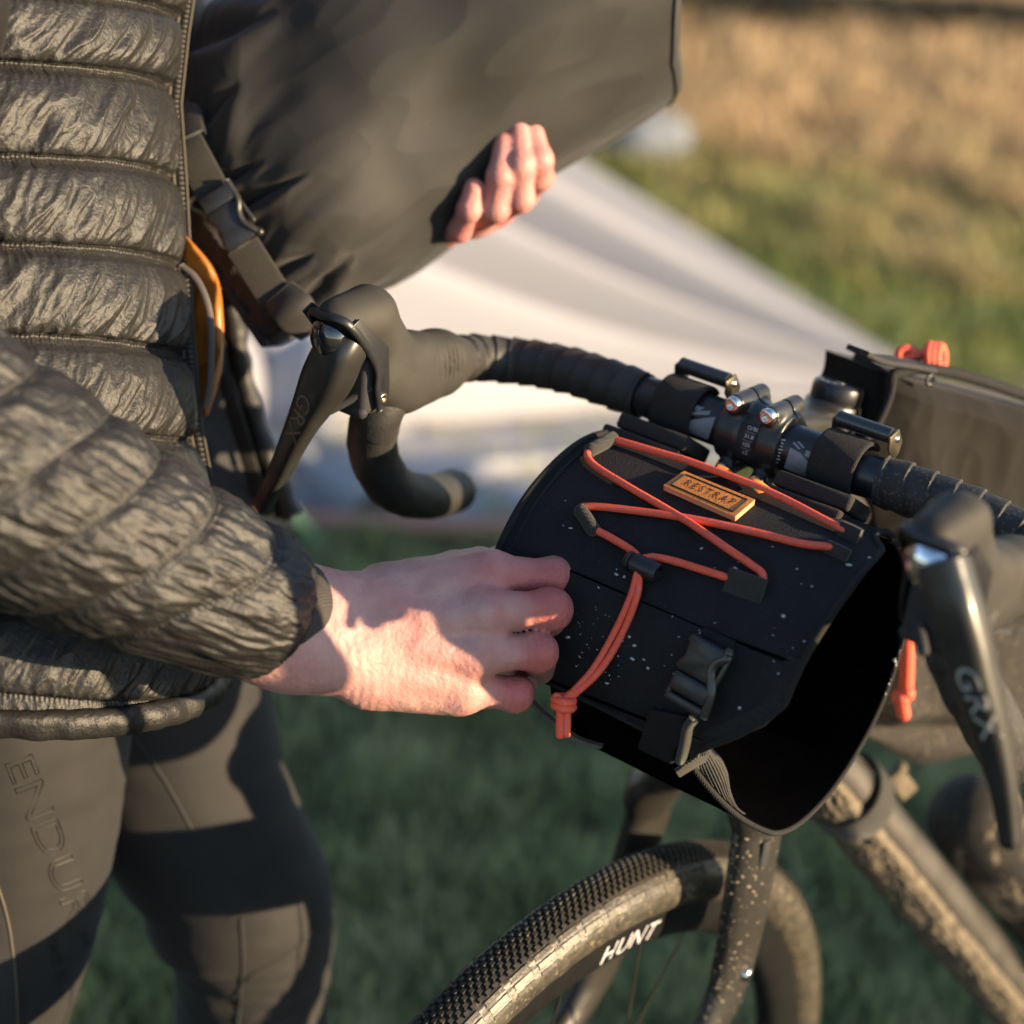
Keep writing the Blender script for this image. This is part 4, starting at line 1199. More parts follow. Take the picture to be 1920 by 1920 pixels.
# mud and straw stuck on the tyre
gm = []
for poly, n_, r0, r1 in (([(1240, 1590), (1310, 1600), (1322, 1640), (1300, 1690), (1270, 1660)], 260, .0006, .0018), ([(1470, 1640), (1560, 1900), (1520, 1900), (1440, 1660)], 150, .0005, .0013), ([(1440, 1700), (1545, 1760), (1550, 1910), (1420, 1910)], 70, .0004, .0010), ([(830, 1890), (1180, 1640), (1260, 1660), (950, 1890)], 90, .0003, .0008)):
    gm.append(flecks(bv_ty, poly, n_, r0, r1, 1.25, 3.0))
add('dried_mud', join(*gm), M['mud'], wh, kind='stuff')

# frame: it stands turned a little from the bar, so it runs back to the right
S0 = B(0, .100, -.020) + AX * .03; S1 = S0 + AX * .19
E_dt = P(1905, 1868, 1.585)
nf = unit(np.cross(S1 - S0, E_dt - S1)); nf = nf if nf @ R[2] < 0 else -nf    # towards the camera
def FP(u, v, off=0.0):
    r = ray(u, v); c = S0 + nf * off
    return CAM + r * (((c - CAM) @ nf) / (r @ nf))
fr = add('frame', lathe(S0 - AX * .01, AX, [[0, .0215], [.004, .0225], [.20, .0235], [.205, .0225]], 40), M['frame'], bike, sharp=40)
dt0 = S1 - AX * .03; dl = unit(E_dt - dt0); bb = dt0 + dl * .66
dpath = np.array([dt0 + dl * x for x in np.linspace(0, .66, 60)])
add('down_tube', tube(dpath, .0262, 36), M['frame'], fr)
t_, a_, b_ = frames(dpath)
dn = unit(-R[0] * .80 + R[1] * .60); dn = unit(dn - dl * (dn @ dl)); sd_ = np.cross(dl, dn)
LLm = np.linspace(.10, .66, 300); thm = np.linspace(-1.75, 1.18, 90) if sd_ @ R[2] > 0 else np.linspace(-1.18, 1.75, 90)
ql, qt = np.meshgrid(LLm, thm, indexing='ij')
edge_fade = np.clip(np.minimum(qt - thm[0], thm[-1] - qt) / .3, 0, 1)
mr = .0262 - .0012 + edge_fade * (.0045 + .0030 * pn(np.stack([ql * 30, qt * 1.5, 0 * ql], -1)) + .0022 * ridge(np.stack([ql * 110, qt * 4, 0 * ql + 4], -1)) + .0012 * pn(np.stack([ql * 300, qt * 10, 0 * ql + 9], -1)))
mp_ = dt0 + dl * ql[..., None] + (dn * np.cos(qt)[..., None] + sd_ * np.sin(qt)[..., None]) * mr[..., None]
add('mud_layer', grid(mp_), M['mud'], fr)
tt0 = S0 + AX * .02; tt1 = FP(2300, 1010)
add('top_tube', tube(np.array([tt0, tt1]), .019, 28), M['frame'], fr)
add('seat_tube', tube(np.array([bb, tt1 + (tt1 - bb) * .08]), .017, 28), M['frame'], fr)
add('bottom_bracket', tube(np.array([bb - nf * .05, bb + nf * .06]), .024, 28), M['bar'], fr)
ck = bb + nf * .06
add('crank', capsule(np.array([ck, ck - dl * .085 + R[1] * .02]), .012, 16), M['bar'], fr)

# ------------------------------------------------------------------ bags on the frame
tb = thing('top_tube_bag', 'brown black bag behind the stem with an orange zip pull on top', 'bike bag', FP(1700, 800))
def bag_side(leftpx, rightpx, off, n=110, m=110, bul=.014, wr_=.0045):
    a = spline(leftpx, n); b = spline(rightpx, n)
    w = np.linspace(0, 1, m)
    q_ = a[:, None] * (1 - w)[None, :, None] + b[:, None] * w[None, :, None]
    p_ = np.array([[FP(x[0], x[1], off) for x in row] for row in q_])
    v_ = np.linspace(0, 1, n)[:, None]
    bu = np.minimum(1, np.minimum(w, 1 - w)[None] * 9) ** .5 * np.minimum(1, np.minimum(v_, 1 - v_) * 7) ** .5
    d_ = bul * (bu - 1) + 1.6 * wr_ * ridge(p_ * np.array([11, 11, 6]) + 3.3) * bu + .35 * wr_ * ridge(p_ * np.array([40, 40, 22])) * bu
    return p_ + nf * d_[..., None]
sd1 = bag_side([[1674, 706], [1668, 745], [1645, 800], [1640, 900], [1660, 1030], [1680, 1135]], [[2060, 800], [2060, 870], [2060, 940], [2060, 1020], [2060, 1100], [2060, 1190]], .030)
back = sd1 - nf * .056
rim_a = np.vstack([sd1[0], sd1[1:, -1], sd1[-1, ::-1][1:], sd1[::-1, 0][1:-1]])
add('bag_body', join(grid(sd1), grid(back, flip=True), grid(np.stack([rim_a, rim_a - nf * .056]), cv=True)), M['framebag'], tb)
add('top_edge', capsule(np.array([FP(*x, .028) + [0, 0, .001] for x in spline([[1676, 704], [1725, 694], [1806, 707], [1920, 744], [2055, 795]], 50)]), .0042, 10), M['edge'], tb)
add('front_piping', capsule(np.array([FP(*x, .032) for x in spline([[1674, 706], [1668, 745], [1646, 795], [1618, 830]], 40)]), .0030, 10), M['edge'], tb)
fl_ = np.stack([np.array([FP(*x, .028) for x in spline([[1676, 704], [1670, 742], [1648, 792], [1620, 830]], 40)]), np.array([FP(*x, -.02) for x in spline([[1604, 655], [1598, 700], [1602, 760], [1606, 812]], 40)])], 1)
add('front_panel', join(grid(fl_), grid(fl_ - unit(fl_[0, 0] - fl_[-1, 0]) * .004, flip=True)), M['blackcloth'], tb)
zf = np.array([FP(*x, .024) for x in spline([[1608, 657], [1640, 672], [1690, 680], [1740, 690]], 30)])
add('zip_flap', ribbon(zf, np.tile(nf, (30, 1)), .022, .004), M['blackcloth'], tb)
zc = lambda u, v, d=1.255: P(u, v, d)
kn = [tube(np.array([zc(*x) for x in spline([[1722, 668], [1705, 655], [1688, 658], [1686, 672], [1700, 672], [1720, 664]], 40)]), .0034, 10)]
for k_ in range(3):
    c = np.array([1745 + k_ * 9, 668 + k_ * 1.5])
    kn.append(tube(np.array([zc(c[0] + 6 * math.cos(a), c[1] + 21 * math.sin(a), 1.255 + .006 * math.cos(a)) for a in np.linspace(0, 2 * np.pi, 28)]), .0034, 10))
kn.append(capsule([zc(1716, 664), zc(1742, 668)], .0036, 10))
add('zip_pull', join(*kn), M['cord'], tb)
add('zip_slider', join(capsule([zc(1712, 690), zc(1728, 664)], .0024, 8), capsule([zc(1706, 684), zc(1722, 692)], .0022, 8)), M['buckle'], tb)
ep = FP(1743, 712, .035)
add('eyelet', lathe(ep, nf, [[.0, .0045], [.0015, .0045], [.0015, .0022], [0, .0022]], 18), M['buckle'], tb)

fb = thing('frame_bag', 'mud splashed brown frame bag under the top tube with an orange cord hanging from it', 'bike bag', FP(1760, 1280))
sd2 = bag_side([[1640, 1120], [1640, 1200], [1638, 1290], [1636, 1380]], [[2060, 1180], [2060, 1240], [2060, 1300], [2060, 1372]], .034, bul=.02)
g_fb_side = grid(sd2)
low = np.array([FP(*x, .020) for x in spline([[1636, 1388], [1690, 1418], [1742, 1432], [1850, 1408], [1950, 1380], [2060, 1372]], 110)])
mid_ = sd2[-1]
lp = np.stack([mid_, (mid_ + low) / 2 + nf * .006, low, low - nf * .03], 0)
back = sd2 - nf * .06
add('bag_body', join(g_fb_side, grid(lp), grid(back, flip=True)), M['framebag_mud'], fb)
for v0 in (1136, 1163):
    add('strap_line', ribbon(np.array([FP(*x, .041) for x in spline([[1660, v0], [1760, v0 + 5], [1900, v0 + 25]], 30)]), np.tile(R[1], (30, 1)), .006, .003), M['blackcloth'], fb)
oc = P
add('zip_cord', capsule(np.array([FP(x[0], x[1], .052) for x in spline([[1702, 1195], [1701, 1240], [1699, 1290], [1697, 1306]], 30)]), .0052, 12), M['cord'], fb)
add('cord_knot', join(ball(FP(1690, 1308, .054), (.0072, .0072, .0062)), ball(FP(1700, 1300, .056), (.0062, .0058, .0058)), capsule([FP(1690, 1312, .053), FP(1695, 1340, .052)], .0048, 10)), M['cord'], fb)
add('zip_slider', capsule([FP(1706, 1168, .05), FP(1702, 1196, .05)], .0028, 8), M['camsteel'], fb)
# strap that ties the frame bag round the down tube
sc0 = dt0 + dl * .165
ra = np.linspace(0, 2 * np.pi, 60)
rg_ = np.array([sc0 + (dn * math.cos(a) + sd_ * math.sin(a)) * (.0318 + .001 * math.sin(3 * a)) for a in ra])
add('tie_strap', ribbon(rg_, np.tile(dl, (60, 1)), .024, .0035), M['webbing'], fb)
add('strap_end', ribbon(np.array([P(*x) for x in spline([[1668, 1500, 1.40], [1645, 1525, 1.395], [1612, 1528, 1.40], [1590, 1500, 1.41]], 30)]), np.tile(R[0] * .4 + R[1], (30, 1)), .016, .003), M['webbing'], fb)
add('strap_buckle', join(rbox(P(1690, 1470, 1.42), np.array([unit(dl), unit(np.cross(dl, R[2])), R[2]]), (.016, .008, .006), .002), capsule([P(1640, 1500, 1.41), P(1690, 1440, 1.42)], .005, 10)), M['mud'], fb)

bo = thing('bottle', 'mud caked black bottle lying along the down tube below the frame bag', 'bottle', P(1860, 1580, 1.56))
bp0, bp1 = P(1775, 1478, 1.52), P(2040, 1790, 1.56)
bd_ = unit(bp1 - bp0)
add('bottle_body', lathe(bp0, bd_, spline([[0, .0003], [.003, .015], [.010, .028], [.03, .039], [.08, .040], [.12, .0385], [.13, .040], [.19, .040], [.195, .030]], 60), 40), M['framebag_mud'], bo)
bs = np.linspace(.035, .19, 150); bth = np.linspace(0, 2 * np.pi, 120, endpoint=False)
b1, b2 = np.meshgrid(bs, bth, indexing='ij'); bu1 = unit(np.cross(bd_, [0, 0, 1])); bu2 = np.cross(bd_, bu1)
mm = .0385 + .004 * pn(np.stack([b1 * 40, np.cos(b2) * 2, np.sin(b2) * 2], -1)) + .0018 * ridge(np.stack([b1 * 120, np.cos(b2) * 5, np.sin(b2) * 5], -1))
add('mud_crust', grid(bp0 + bd_ * b1[..., None] + (bu1 * np.cos(b2)[..., None] + bu2 * np.sin(b2)[..., None]) * mm[..., None], cv=True), M['mud'], bo)

# ------------------------------------------------------------------ handlebar bag
hbag = thing('handlebar_bag', 'empty black bag under the handlebar, laced with orange cord, with a tan leather label', 'handlebar bag', B(0, -.066, -.113))
YC, ZC, RB = -.066, -.113, .097
def rphi(ph):
    return RB * (1 + .04 * np.maximum(0, np.cos(ph)) ** 2)
def S(x, ph, off=0.0):
    x, ph, off = np.broadcast_arrays(np.asarray(x, float), ph, off)
    r_ = rphi(ph) + off
    return np.stack([x, YC + r_ * np.cos(ph), ZC + H + r_ * np.sin(ph)], -1)
def cyl(u, v, r=RB):
    d = ray(u, v); o = CAM - np.array([0, YC, ZC + H])
    a = d[1] ** 2 + d[2] ** 2; b = o[1] * d[1] + o[2] * d[2]; c = o[1] ** 2 + o[2] ** 2 - r * r
    disc = b * b - a * c
    k = (-b - math.sqrt(max(disc, 0))) / a
    p = o + d * k
    return p[0], math.atan2(p[2], p[1]) % (2 * math.pi), k
def shell(ph, xl, xr, off, th, nx=90, wav=0.0):
    w = np.linspace(0, 1, nx)
    X = xl[:, None] * (1 - w)[None] + xr[:, None] * w[None]
    PHm = np.repeat(ph[:, None], nx, 1)
    o = off + wav * pn(np.stack([X * 16, np.cos(PHm) * 2.2, np.sin(PHm) * 2.2], -1))
    a = S(X, PHm, o); b = S(X, PHm, o - th)
    rim_ = lambda q_: np.vstack([q_[0], q_[1:, -1], q_[-1, ::-1][1:], q_[::-1, 0][1:-1]])
    return join(grid(a, flip=True), grid(b), grid(np.stack([rim_(a), rim_(b)]), cv=True)), a
re_p = np.radians([50, 75, 85, 92, 99, 119, 135, 150, 161, 169, 177, 186, 192]); re_x = np.array([.108, .110, .115, .126, .128, .129, .128, .126, .1255, .117, .103, .086, .075])
PE = math.radians(192)
ph_f = np.linspace(math.radians(58), PE, 150)
xr_f = np.interp(ph_f, re_p, re_x)
xl_f = np.full(150, -.0855) + .004 * np.clip((ph_f - 3.6) / .3, 0, 1)
g_flap, flap_pts = shell(ph_f, xl_f, xr_f, .0035, .0028, 110, .0011)
add('top_flap', g_flap, M['cordura'], hbag)
bv_flap = bvh(g_flap)
ph_s = np.linspace(math.radians(66), math.radians(-172), 190)
xl_s = -.062 + .030 * np.clip((-ph_s - 1.2) / 1.3, 0, 1)
g_sh, sh_pts = shell(ph_s, xl_s, .112 - .050 * np.clip((-ph_s - 2.05) / .9, 0, 1), -.0005, .0028, 90, .0010)
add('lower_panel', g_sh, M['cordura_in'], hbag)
bv_bag = bvh(join(g_flap, g_sh))
# bindings and seams
add('rim_binding', tube(sh_pts[:, -1], .0019, 10), M['edge'], hbag)
add('rim_binding', tube(flap_pts[:, 0], .0026, 10), M['edge'], hbag)
add('flap_binding', tube(flap_pts[:, -1] , .0022, 10), M['edge'], hbag)
add('flap_hem', tube(flap_pts[-1], .0020, 8), M['edge'], hbag)
add('edge_seam', tube(S(xl_f + .0085, ph_f, .0040), .0010, 6), M['edge'], hbag)
gro = ph_f > math.radians(146)
add('grosgrain_edge', ribbon(S(xr_f[gro] - .004, ph_f[gro], .0040), S(xr_f[gro] + .01, ph_f[gro], 0) - S(xr_f[gro], ph_f[gro], 0), .012, .0016), M['edge'], hbag)
for pts in ([(960, 1030), (1085, 1078), (1311, 1176), (1480, 1240)], [(950, 1240), (1080, 1296), (1240, 1360), (1330, 1388)]):
    add('panel_seam', tube(hits(bv_flap, spline(pts, 60), .0002), .0011, 6), M['cordura_in'], hbag)
# flap front panel, a second layer of cloth
pf = [cyl(1311, 1176)[1], cyl(1330, 1385)[1]]
php = np.linspace(pf[0], pf[1] - .02, 50)
g_fp, _ = shell(php, np.full(50, -.080), np.interp(php, re_p, re_x) - .004, .0048, .0012, 60, .0008)
add('front_panel', g_fp, M['cordura'], hbag)

# leather label
lab = [(1281, 894), (1414, 948), (1378, 979), (1244, 920)]
def labuv(a, b):
    A, B2, C, D = [np.array(p, float) for p in lab]
    return (A * (1 - a) + B2 * a) * (1 - b) + (D * (1 - a) + C * a) * b
w9 = np.linspace(0, 1, 25); w5 = np.linspace(0, 1, 9)
lt = np.array([[hit(bv_flap, *labuv(a, b), .0042)[0] for b in w5] for a in w9]); lb = np.array([[hit(bv_flap, *labuv(a, b), .0004)[0] for b in w5] for a in w9])
label = add('leather_label', grid(lt), M['leather'], hbag)
rl = lambda q_: np.vstack([q_[0], q_[1:, -1], q_[-1, ::-1][1:], q_[::-1, 0][1:-1]])
add('label_edge', grid(np.stack([rl(lt), rl(lb)]), cv=True), M['leather_edge'], label)
lnrm = unit(np.cross(lt[-1, 0] - lt[0, 0], lt[0, -1] - lt[0, 0])); lnrm = lnrm if lnrm @ R[2] < 0 else -lnrm
def lab3(a, b, off=0.0):
    x, y = np.clip(a, 0, 1) * 24, np.clip(b, 0, 1) * 8
    i_, j_ = min(int(x), 23), min(int(y), 7); f, g = x - i_, y - j_
    return lt[i_, j_] * (1 - f) * (1 - g) + lt[i_ + 1, j_] * f * (1 - g) + lt[i_, j_ + 1] * (1 - f) * g + lt[i_ + 1, j_ + 1] * f * g + lnrm * off
st_ = []
for (a0, b0), (a1, b1), n_ in (((.065, .15), (.935, .15), 26), ((.935, .15), (.935, .85), 8), ((.935, .85), (.065, .85), 26), ((.065, .85), (.065, .15), 8)):
    for k_ in range(n_):
        f0, f1 = (k_ + .08) / n_, (k_ + .92) / n_
        st_.append(capsule(np.array([lab3(a0 + (a1 - a0) * f0, b0 + (b1 - b0) * f0, .0002), lab3(a0 + (a1 - a0) * f1, b0 + (b1 - b0) * f1, .0002)]), .00052, 6, 2))
add('label_stitching', join(*st_), M['black_thread'], label, kind='stuff')
V, F = text_geo('RESTRAP', space=1.35)
wx = np.ptp(V[:, 0])
add('label_lettering', (np.array([lab3(.5 + p[0] / wx * .68, .5 - p[1] * .48, .0003) for p in V]), F), M['deboss'], label, smooth=False)

# bungee lacing
def lace(pts, off=.0030, r=.0024, lift=None):
    p = spline(pts, 90)
    o = np.full(90, off) if lift is None else off + np.interp(np.linspace(0, 1, 90), *lift)
    q_ = hits(bv_bag, p, o)
    for _ in range(3):
        q_[1:-1] = .5 * q_[1:-1] + .25 * (q_[:-2] + q_[2:])
    return capsule(q_, r, 12, 3)
c1 = lace([(1145, 831), (1300, 886), (1450, 943), (1580, 1003)], .0032, lift=([0, .3, .6, 1], [0, .003, .003, 0]))
c2 = lace([(1112, 848), (1102, 856), (1104, 868), (1122, 885), (1180, 920), (1275, 975), (1350, 1030), (1405, 1062), (1428, 1078), (1433, 1092)], lift=([0, .55, .66, .8, 1], [0, 0, .0042, 0, 0]))
c3 = lace([(1090, 961), (1098, 955), (1150, 958), (1280, 976), (1400, 1001), (1500, 1026), (1558, 1033)])
c4 = lace([(1110, 993), (1150, 1014), (1186, 1036), (1204, 1055)], lift=([0, .7, 1], [0, 0, .003]))
c5 = lace([(1212, 1055), (1224, 1049), (1260, 1055), (1310, 1070), (1363, 1087)], lift=([0, .15, 1], [.003, 0, 0]))
cords = add('bungee_cord', join(c1, c2, c3, c4, c5), M['cord'], hbag)
for pts in ([(1108, 851), (1126, 842), (1146, 830)], [(1092, 964), (1102, 978), (1114, 996)]):
    add('cord_loop', capsule(hits(bv_bag, spline(pts, 20), .0030), .0046, 12), M['webbing'], hbag)
for pts, wd in (([(1572, 1000), (1590, 1008), (1610, 1018)], .012), ([(1548, 1030), (1572, 1040), (1592, 1050)], .008), ([(1364, 1090), (1398, 1102), (1434, 1114)], .015)):
    cpt = hits(bv_bag, spline(pts, 20), .0022)
    add('cord_loop', ribbon(cpt, np.tile([0, -.3, -1], (20, 1)), wd, .0034), M['webbing'], hbag)
ca, cb = hit(bv_bag, 1180, 1056, .0055)[0], hit(bv_bag, 1240, 1083, .0055)[0]
cx_ = unit(cb - ca); cl_ = np.linalg.norm(cb - ca)
add('cord_lock', join(lathe(ca, cx_, [[0, .0001], [0, .0050], [.0015, .0060], [.004, .0060], [.0045, .0050], [.0055, .0050], [.006, .0064], [cl_ - .001, .0064], [cl_, .0056], [cl_, .0042], [cl_ - .002, .0040], [cl_ - .002, .0001]], 28)), M['buckle'], hbag, sharp=45)
dz = hit(bv_bag, 1195, 1075, 0)[0]; d_top = (dz - CAM) @ R[2] - .008
d_mid = (hit(bv_bag, 1120, 1230, 0)[0] - CAM) @ R[2] - .010
h1 = spline([[1196, 1070, d_top], [1182, 1120, d_top], [1150, 1190, d_mid], [1112, 1255, d_mid], [1066, 1306, d_mid + .004]], 70)
h2 = spline([[1199, 1072, d_top], [1194, 1118, d_top - .002], [1166, 1190, d_mid - .002], [1124, 1258, d_mid - .002], [1070, 1308, d_mid + .003]], 70)
add('cord_tail', join(*[capsule(np.array([P(*x) for x in h_]), .0022, 10) for h_ in (h1, h2)]), M['cord'], hbag)
kd = d_mid + .002
kt = [tube(np.array([P(1057 + 17 * math.cos(a), v0 + 6 * math.sin(a + .4) , kd - .006 * math.sin(a)) for a in np.linspace(0, 2 * np.pi, 26)]), .0026, 10) for v0 in (1312, 1324)]
kt += [capsule([P(1070, 1302, kd), P(1046, 1326, kd - .004)], .0028, 10), capsule([P(1044, 1306, kd - .002), P(1068, 1330, kd)], .0026, 10)]
kt += [capsule(np.array([P(1050, 1325, kd), P(1050, 1352, kd), P(1050, 1378, kd)]), .0026, 10), capsule(np.array([P(1063, 1325, kd), P(1063, 1352, kd), P(1062, 1376, kd)]), .0026, 10)]
add('cord_knot', join(*kt), M['cord'], hbag)

# side release buckle on the flap front
bc, bnr = hit(bv_bag, 1321, 1264, .0075)
la_ = hit(bv_bag, 1346, 1204, .0075)[0] - hit(bv_bag, 1294, 1326, .0075)[0]
ly = unit(la_ - bnr * (la_ @ bnr)); lx = np.cross(ly, bnr)
if lx @ R[0] < 0: lx = -lx
ax3 = np.array([lx, ly, bnr])
def LB(x, y, z=0.0):
    return bc + lx * x + ly * y + bnr * z
ol = [(-.0125, .021), (.0100, .021), (.0128, .018), (.0085, .010), (.0085, .004), (.0105, -.002), (-.0125, -.002), (-.0150, .001), (-.0118, .008), (-.0118, .014), (-.0140, .018)]
bk_ = add('buckle', prism([LB(x, y, -.004) for x, y in ol], bnr * .0075, .0012), M['buckle'], hbag, sharp=45)
add('buckle_socket', rbox(LB(-.001, -.0085, -.0005), ax3, (.0125, .0062, .0050), .002), M['buckle'], bk_, sharp=45)
add('buckle_bar', join(rbox(LB(-.001, -.0185, .0), ax3, (.0125, .0028, .0034), .0014), rbox(LB(-.0125, -.014, 0), ax3, (.0016, .007, .0034), .001)), M['buckle'], bk_, sharp=45)
add('buckle_prong', join(tube(spline([LB(.0115, .0205, .001), LB(.0128, .017, .002), LB(.0082, .012, .002), LB(.0072, .006, .002), LB(.0100, .000, .002), LB(.0122, -.006, .002), LB(.0128, -.014, .001), LB(.0128, -.021, 0)], 60), [.0021, .0030], 10), capsule([LB(.0138, .0150, .001), LB(.0128, .006, .001), LB(.0118, .000, .001)], .0017, 8), ball(LB(.0122, .0205, .001), .0032)), M['lever'], bk_)
add('buckle_webbing', ribbon(np.array([hit(bv_bag, *p, .002)[0] for p in spline([(1352, 1190), (1340, 1216), (1334, 1230)], 14)]), np.tile(lx, (14, 1)), .0215, .0026), M['cordura'], bk_)
# folded webbing tail
quad = [(1230, 1326), (1301, 1340), (1272, 1428), (1208, 1398)]
qa = [hit(bv_bag, *p, .0015)[0] for p in quad]
g_q = prism(qa, bnr * .0085, .0018)
add('webbing_fold', g_q, M['cordura'], hbag)
e1 = np.array([hit(bv_bag, *p, .012, 1.06)[0] for p in spline([(1322, 1336), (1310, 1352), (1303, 1385), (1290, 1424)], 24)])
add('fold_edge', tube(e1, [.0030, .0040], 10), M['webbing'], hbag)
e2 = np.array([hit(bv_bag, *p, .010, 1.06)[0] for p in spline([(1337, 1322), (1334, 1350), (1330, 1385), (1337, 1405), (1350, 1418)], 24)])
La = spline([(1312, 1404), (1306, 1426), (1312, 1452), (1328, 1484), (1352, 1514), (1395, 1538), (1442, 1552)], 60)
Lb_ = spline([(1330, 1392), (1338, 1404), (1354, 1424), (1366, 1452), (1372, 1486), (1390, 1520), (1444, 1549)], 60)
dA = np.interp(np.linspace(0, 1, 60), [0, .3, 1], [1.030, 1.058, 1.112])
pa_ = np.array([P(u, v, d) for (u, v), d in zip(La, dA)]); pb_ = np.array([P(u, v, d - .008 * math.sin(math.pi * i / 59)) for i, ((u, v), d) in enumerate(zip(Lb_, dA))])
w = np.linspace(0, 1, 40)
sw = pa_[:, None] * (1 - w)[None, :, None] + pb_[:, None] * w[None, :, None]
sw = sw - R[2] * (.0006 * np.sin(w * np.pi * 18))[None, :, None] - R[2] * (.004 * np.sin(np.pi * w))[None, :, None]
add('webbing_tail', thick(sw, .0022), M['webbing'], hbag)
add('strap_edge', tube(pa_, .0014, 6), M['webbing'], hbag)
# strap on the left lower side
lw = np.array([P(*x) for x in spline([[985, 1300, 1.11], [1015, 1334, 1.11], [1050, 1362, 1.11], [1085, 1386, 1.11], [1128, 1400, 1.11]], 40)])
add('lower_strap', ribbon(lw, np.tile(R[2] * 1.0 + R[1] * .25, (40, 1)), .018, .0024), M['webbing'], hbag)

# mounts over the bar: foam spacers, hook straps and cam buckles
for sxn in (-1, 1):
    x0 = .0595 * sxn + .002
    n_ = unit([0, -.028, -.012]); up_n = unit([0, .046, .085]); fw_n = np.cross([1, 0, 0], up_n)
    c0 = B(x0 - .0005, -.0235, -.0190)
    for k_, hz_ in ((0, .0045), (1, -.0065)):
        add('foam_spacer', rbox(c0 + up_n * hz_ - np.array([.002 * k_ * 2, 0, 0]) + fw_n * (.004 if k_ else 0) * (1 if fw_n[1] < 0 else -1), [np.array([1., 0, 0]), fw_n, up_n], (.0265 + .002 * k_, .020, .0052), .0022, 3), M['foam'], hbag)
    an = np.radians(np.linspace(38, 262, 50))
    bp_ = np.array([B(x0, .0196 * math.cos(a), .0196 * math.sin(a)) for a in an])
    add('hook_strap', ribbon(bp_, np.tile([1., 0, 0], (50, 1)), .0305, .0030), M['velcro'], hbag)
    cc_ = B(x0 + .004, .0150, .0200); nn_ = unit([0, .62, .78]); tt_ = unit([0, .78, -.62])
    bkl = add('cam_buckle', join(rbox(cc_ + nn_ * .004, [np.array([1., 0, 0]), tt_, nn_], (.0185, .0085, .0030), .0018), tube(np.array([cc_ + nn_ * .002 - tt_ * .006 + [-.0185, 0, 0], cc_ + nn_ * .002 - tt_ * .006 + [.0185, 0, 0]]), .0052, 16)), M['camblack'], hbag, sharp=40)
    pl = [cc_ + nn_ * .0085 - tt_ * .004, cc_ + nn_ * .006 + tt_ * .010, cc_ - nn_ * .001 + tt_ * .013, cc_ - nn_ * .009 + tt_ * .010, cc_ - nn_ * .007 - tt_ * .004, cc_ - nn_ * .001 - tt_ * .011]
    for sx_ in (-.0205, .0190):
        add('side_plate', prism([p + [sx_, 0, 0] for p in pl], [.0015, 0, 0], .0004), M['camsteel'] if sx_ > 0 else M['camblack'], bkl, sharp=40)
        add('rivet', lathe(cc_ + nn_ * .003 + [sx_ + (.0015 if sx_ > 0 else 0), 0, 0], [1 if sx_ > 0 else -1, 0, 0], [[0, .0026], [.0009, .0022], [.0012, .0001]], 14), M['bolt'], bkl)
# tan leather stiffener that shows under the stem
for poly in ([(1341, 880), (1352, 872), (1358, 893), (1384, 893), (1364, 909), (1340, 902)], [(1386, 914), (1412, 911), (1446, 936), (1420, 942)]):
    p3 = [hit(bv_bag, u, v, .006, 1.115)[0] for u, v in poly]
    add('leather_tab', prism(p3, R[2] * .003, .0), M['leather'], hbag)
g_ = [flecks(bv_bag, [(960, 1020), (1080, 900), (1500, 1010), (1640, 1050), (1480, 1300), (1330, 1380), (1080, 1290)], 50, .0004, .0012, 1.1, 2.6, .0012), flecks(bv_bag, [(1080, 1120), (1180, 1160), (1160, 1290), (1080, 1270)], 40, .0003, .0008, 1.1, 1.5, .0012), flecks(bv_bag, [(1600, 1480), (1690, 1200), (1700, 1250), (1640, 1420)], 30, .0004, .0014, 1.12, 2.0, .001)]
add('mud_flecks', join(*g_), M['fleck_pale'], hbag, kind='stuff')

# ------------------------------------------------------------------ dry bag held under the far arm
dry_ = thing('dry_bag', 'fat olive black dry bag with buckled roll top held above the handlebar', 'dry bag', P(800, 200, 1.30))
SC = 1.30 / FPX
axu = np.array([.83, -.55]); nru = np.array([.55, .83])
def dp(al_, pe, d):
    q_ = np.array([500., 380.]) + axu * al_ + nru * pe
    return P(q_[0], q_[1], d)
als = np.concatenate([np.linspace(-66, 260, 200), np.linspace(263, 762, 150)])
a_h = np.interp(als, [-66, -20, 40, 110, 200, 762], [216, 240, 272, 294, 303, 306])
b_h = np.interp(als, [-66, -30, 20, 90, 180, 300, 762], [.018, .040, .070, .094, .110, .116, .118])
for arr in (a_h, b_h):
    for _ in range(400):
        arr[1:-1] = .5 * arr[1:-1] + .25 * (arr[:-2] + arr[2:])
pc = np.interp(als, [-66, 60, 762], [16, -44, -50])
thd = np.linspace(0, 2 * np.pi, 520, endpoint=False)
AL, TH = np.meshgrid(als, thd, indexing='ij')
ct = np.sign(np.cos(TH)) * np.abs(np.cos(TH)) ** .92; stt = np.sign(np.sin(TH)) * np.abs(np.sin(TH)) ** .92
ddir = R[2]
dd_ = np.interp(als, [-66, 0, 100, 200, 762], [1.240, 1.264, 1.288, 1.302, 1.312])
for _ in range(400):
    dd_[1:-1] = .5 * dd_[1:-1] + .25 * (dd_[:-2] + dd_[2:])
    pc[1:-1] = .5 * pc[1:-1] + .25 * (pc[:-2] + pc[2:])
base = np.array([dp(a, p_, d_) for a, p_, d_ in zip(als, pc, dd_)])
n3 = unit(R[0] * nru[0] + R[1] * nru[1])
rad = n3 * (ct * (a_h * SC)[:, None])[..., None] - ddir * (stt * b_h[:, None])[..., None]
nrmd = n3 * (ct / (a_h * SC)[:, None])[..., None] - ddir * (stt / b_h[:, None])[..., None]
nrmd /= np.linalg.norm(nrmd, axis=-1)[..., None]
alm = (AL + 66) * SC
pleat = np.exp(-alm / .055)
arcp = TH * .11
fold1 = -np.maximum(0, ridge(np.stack([arcp * 17 + 2.2, alm * 4.5, 0 * alm + 1.3], -1) + .12) - .45) * .7
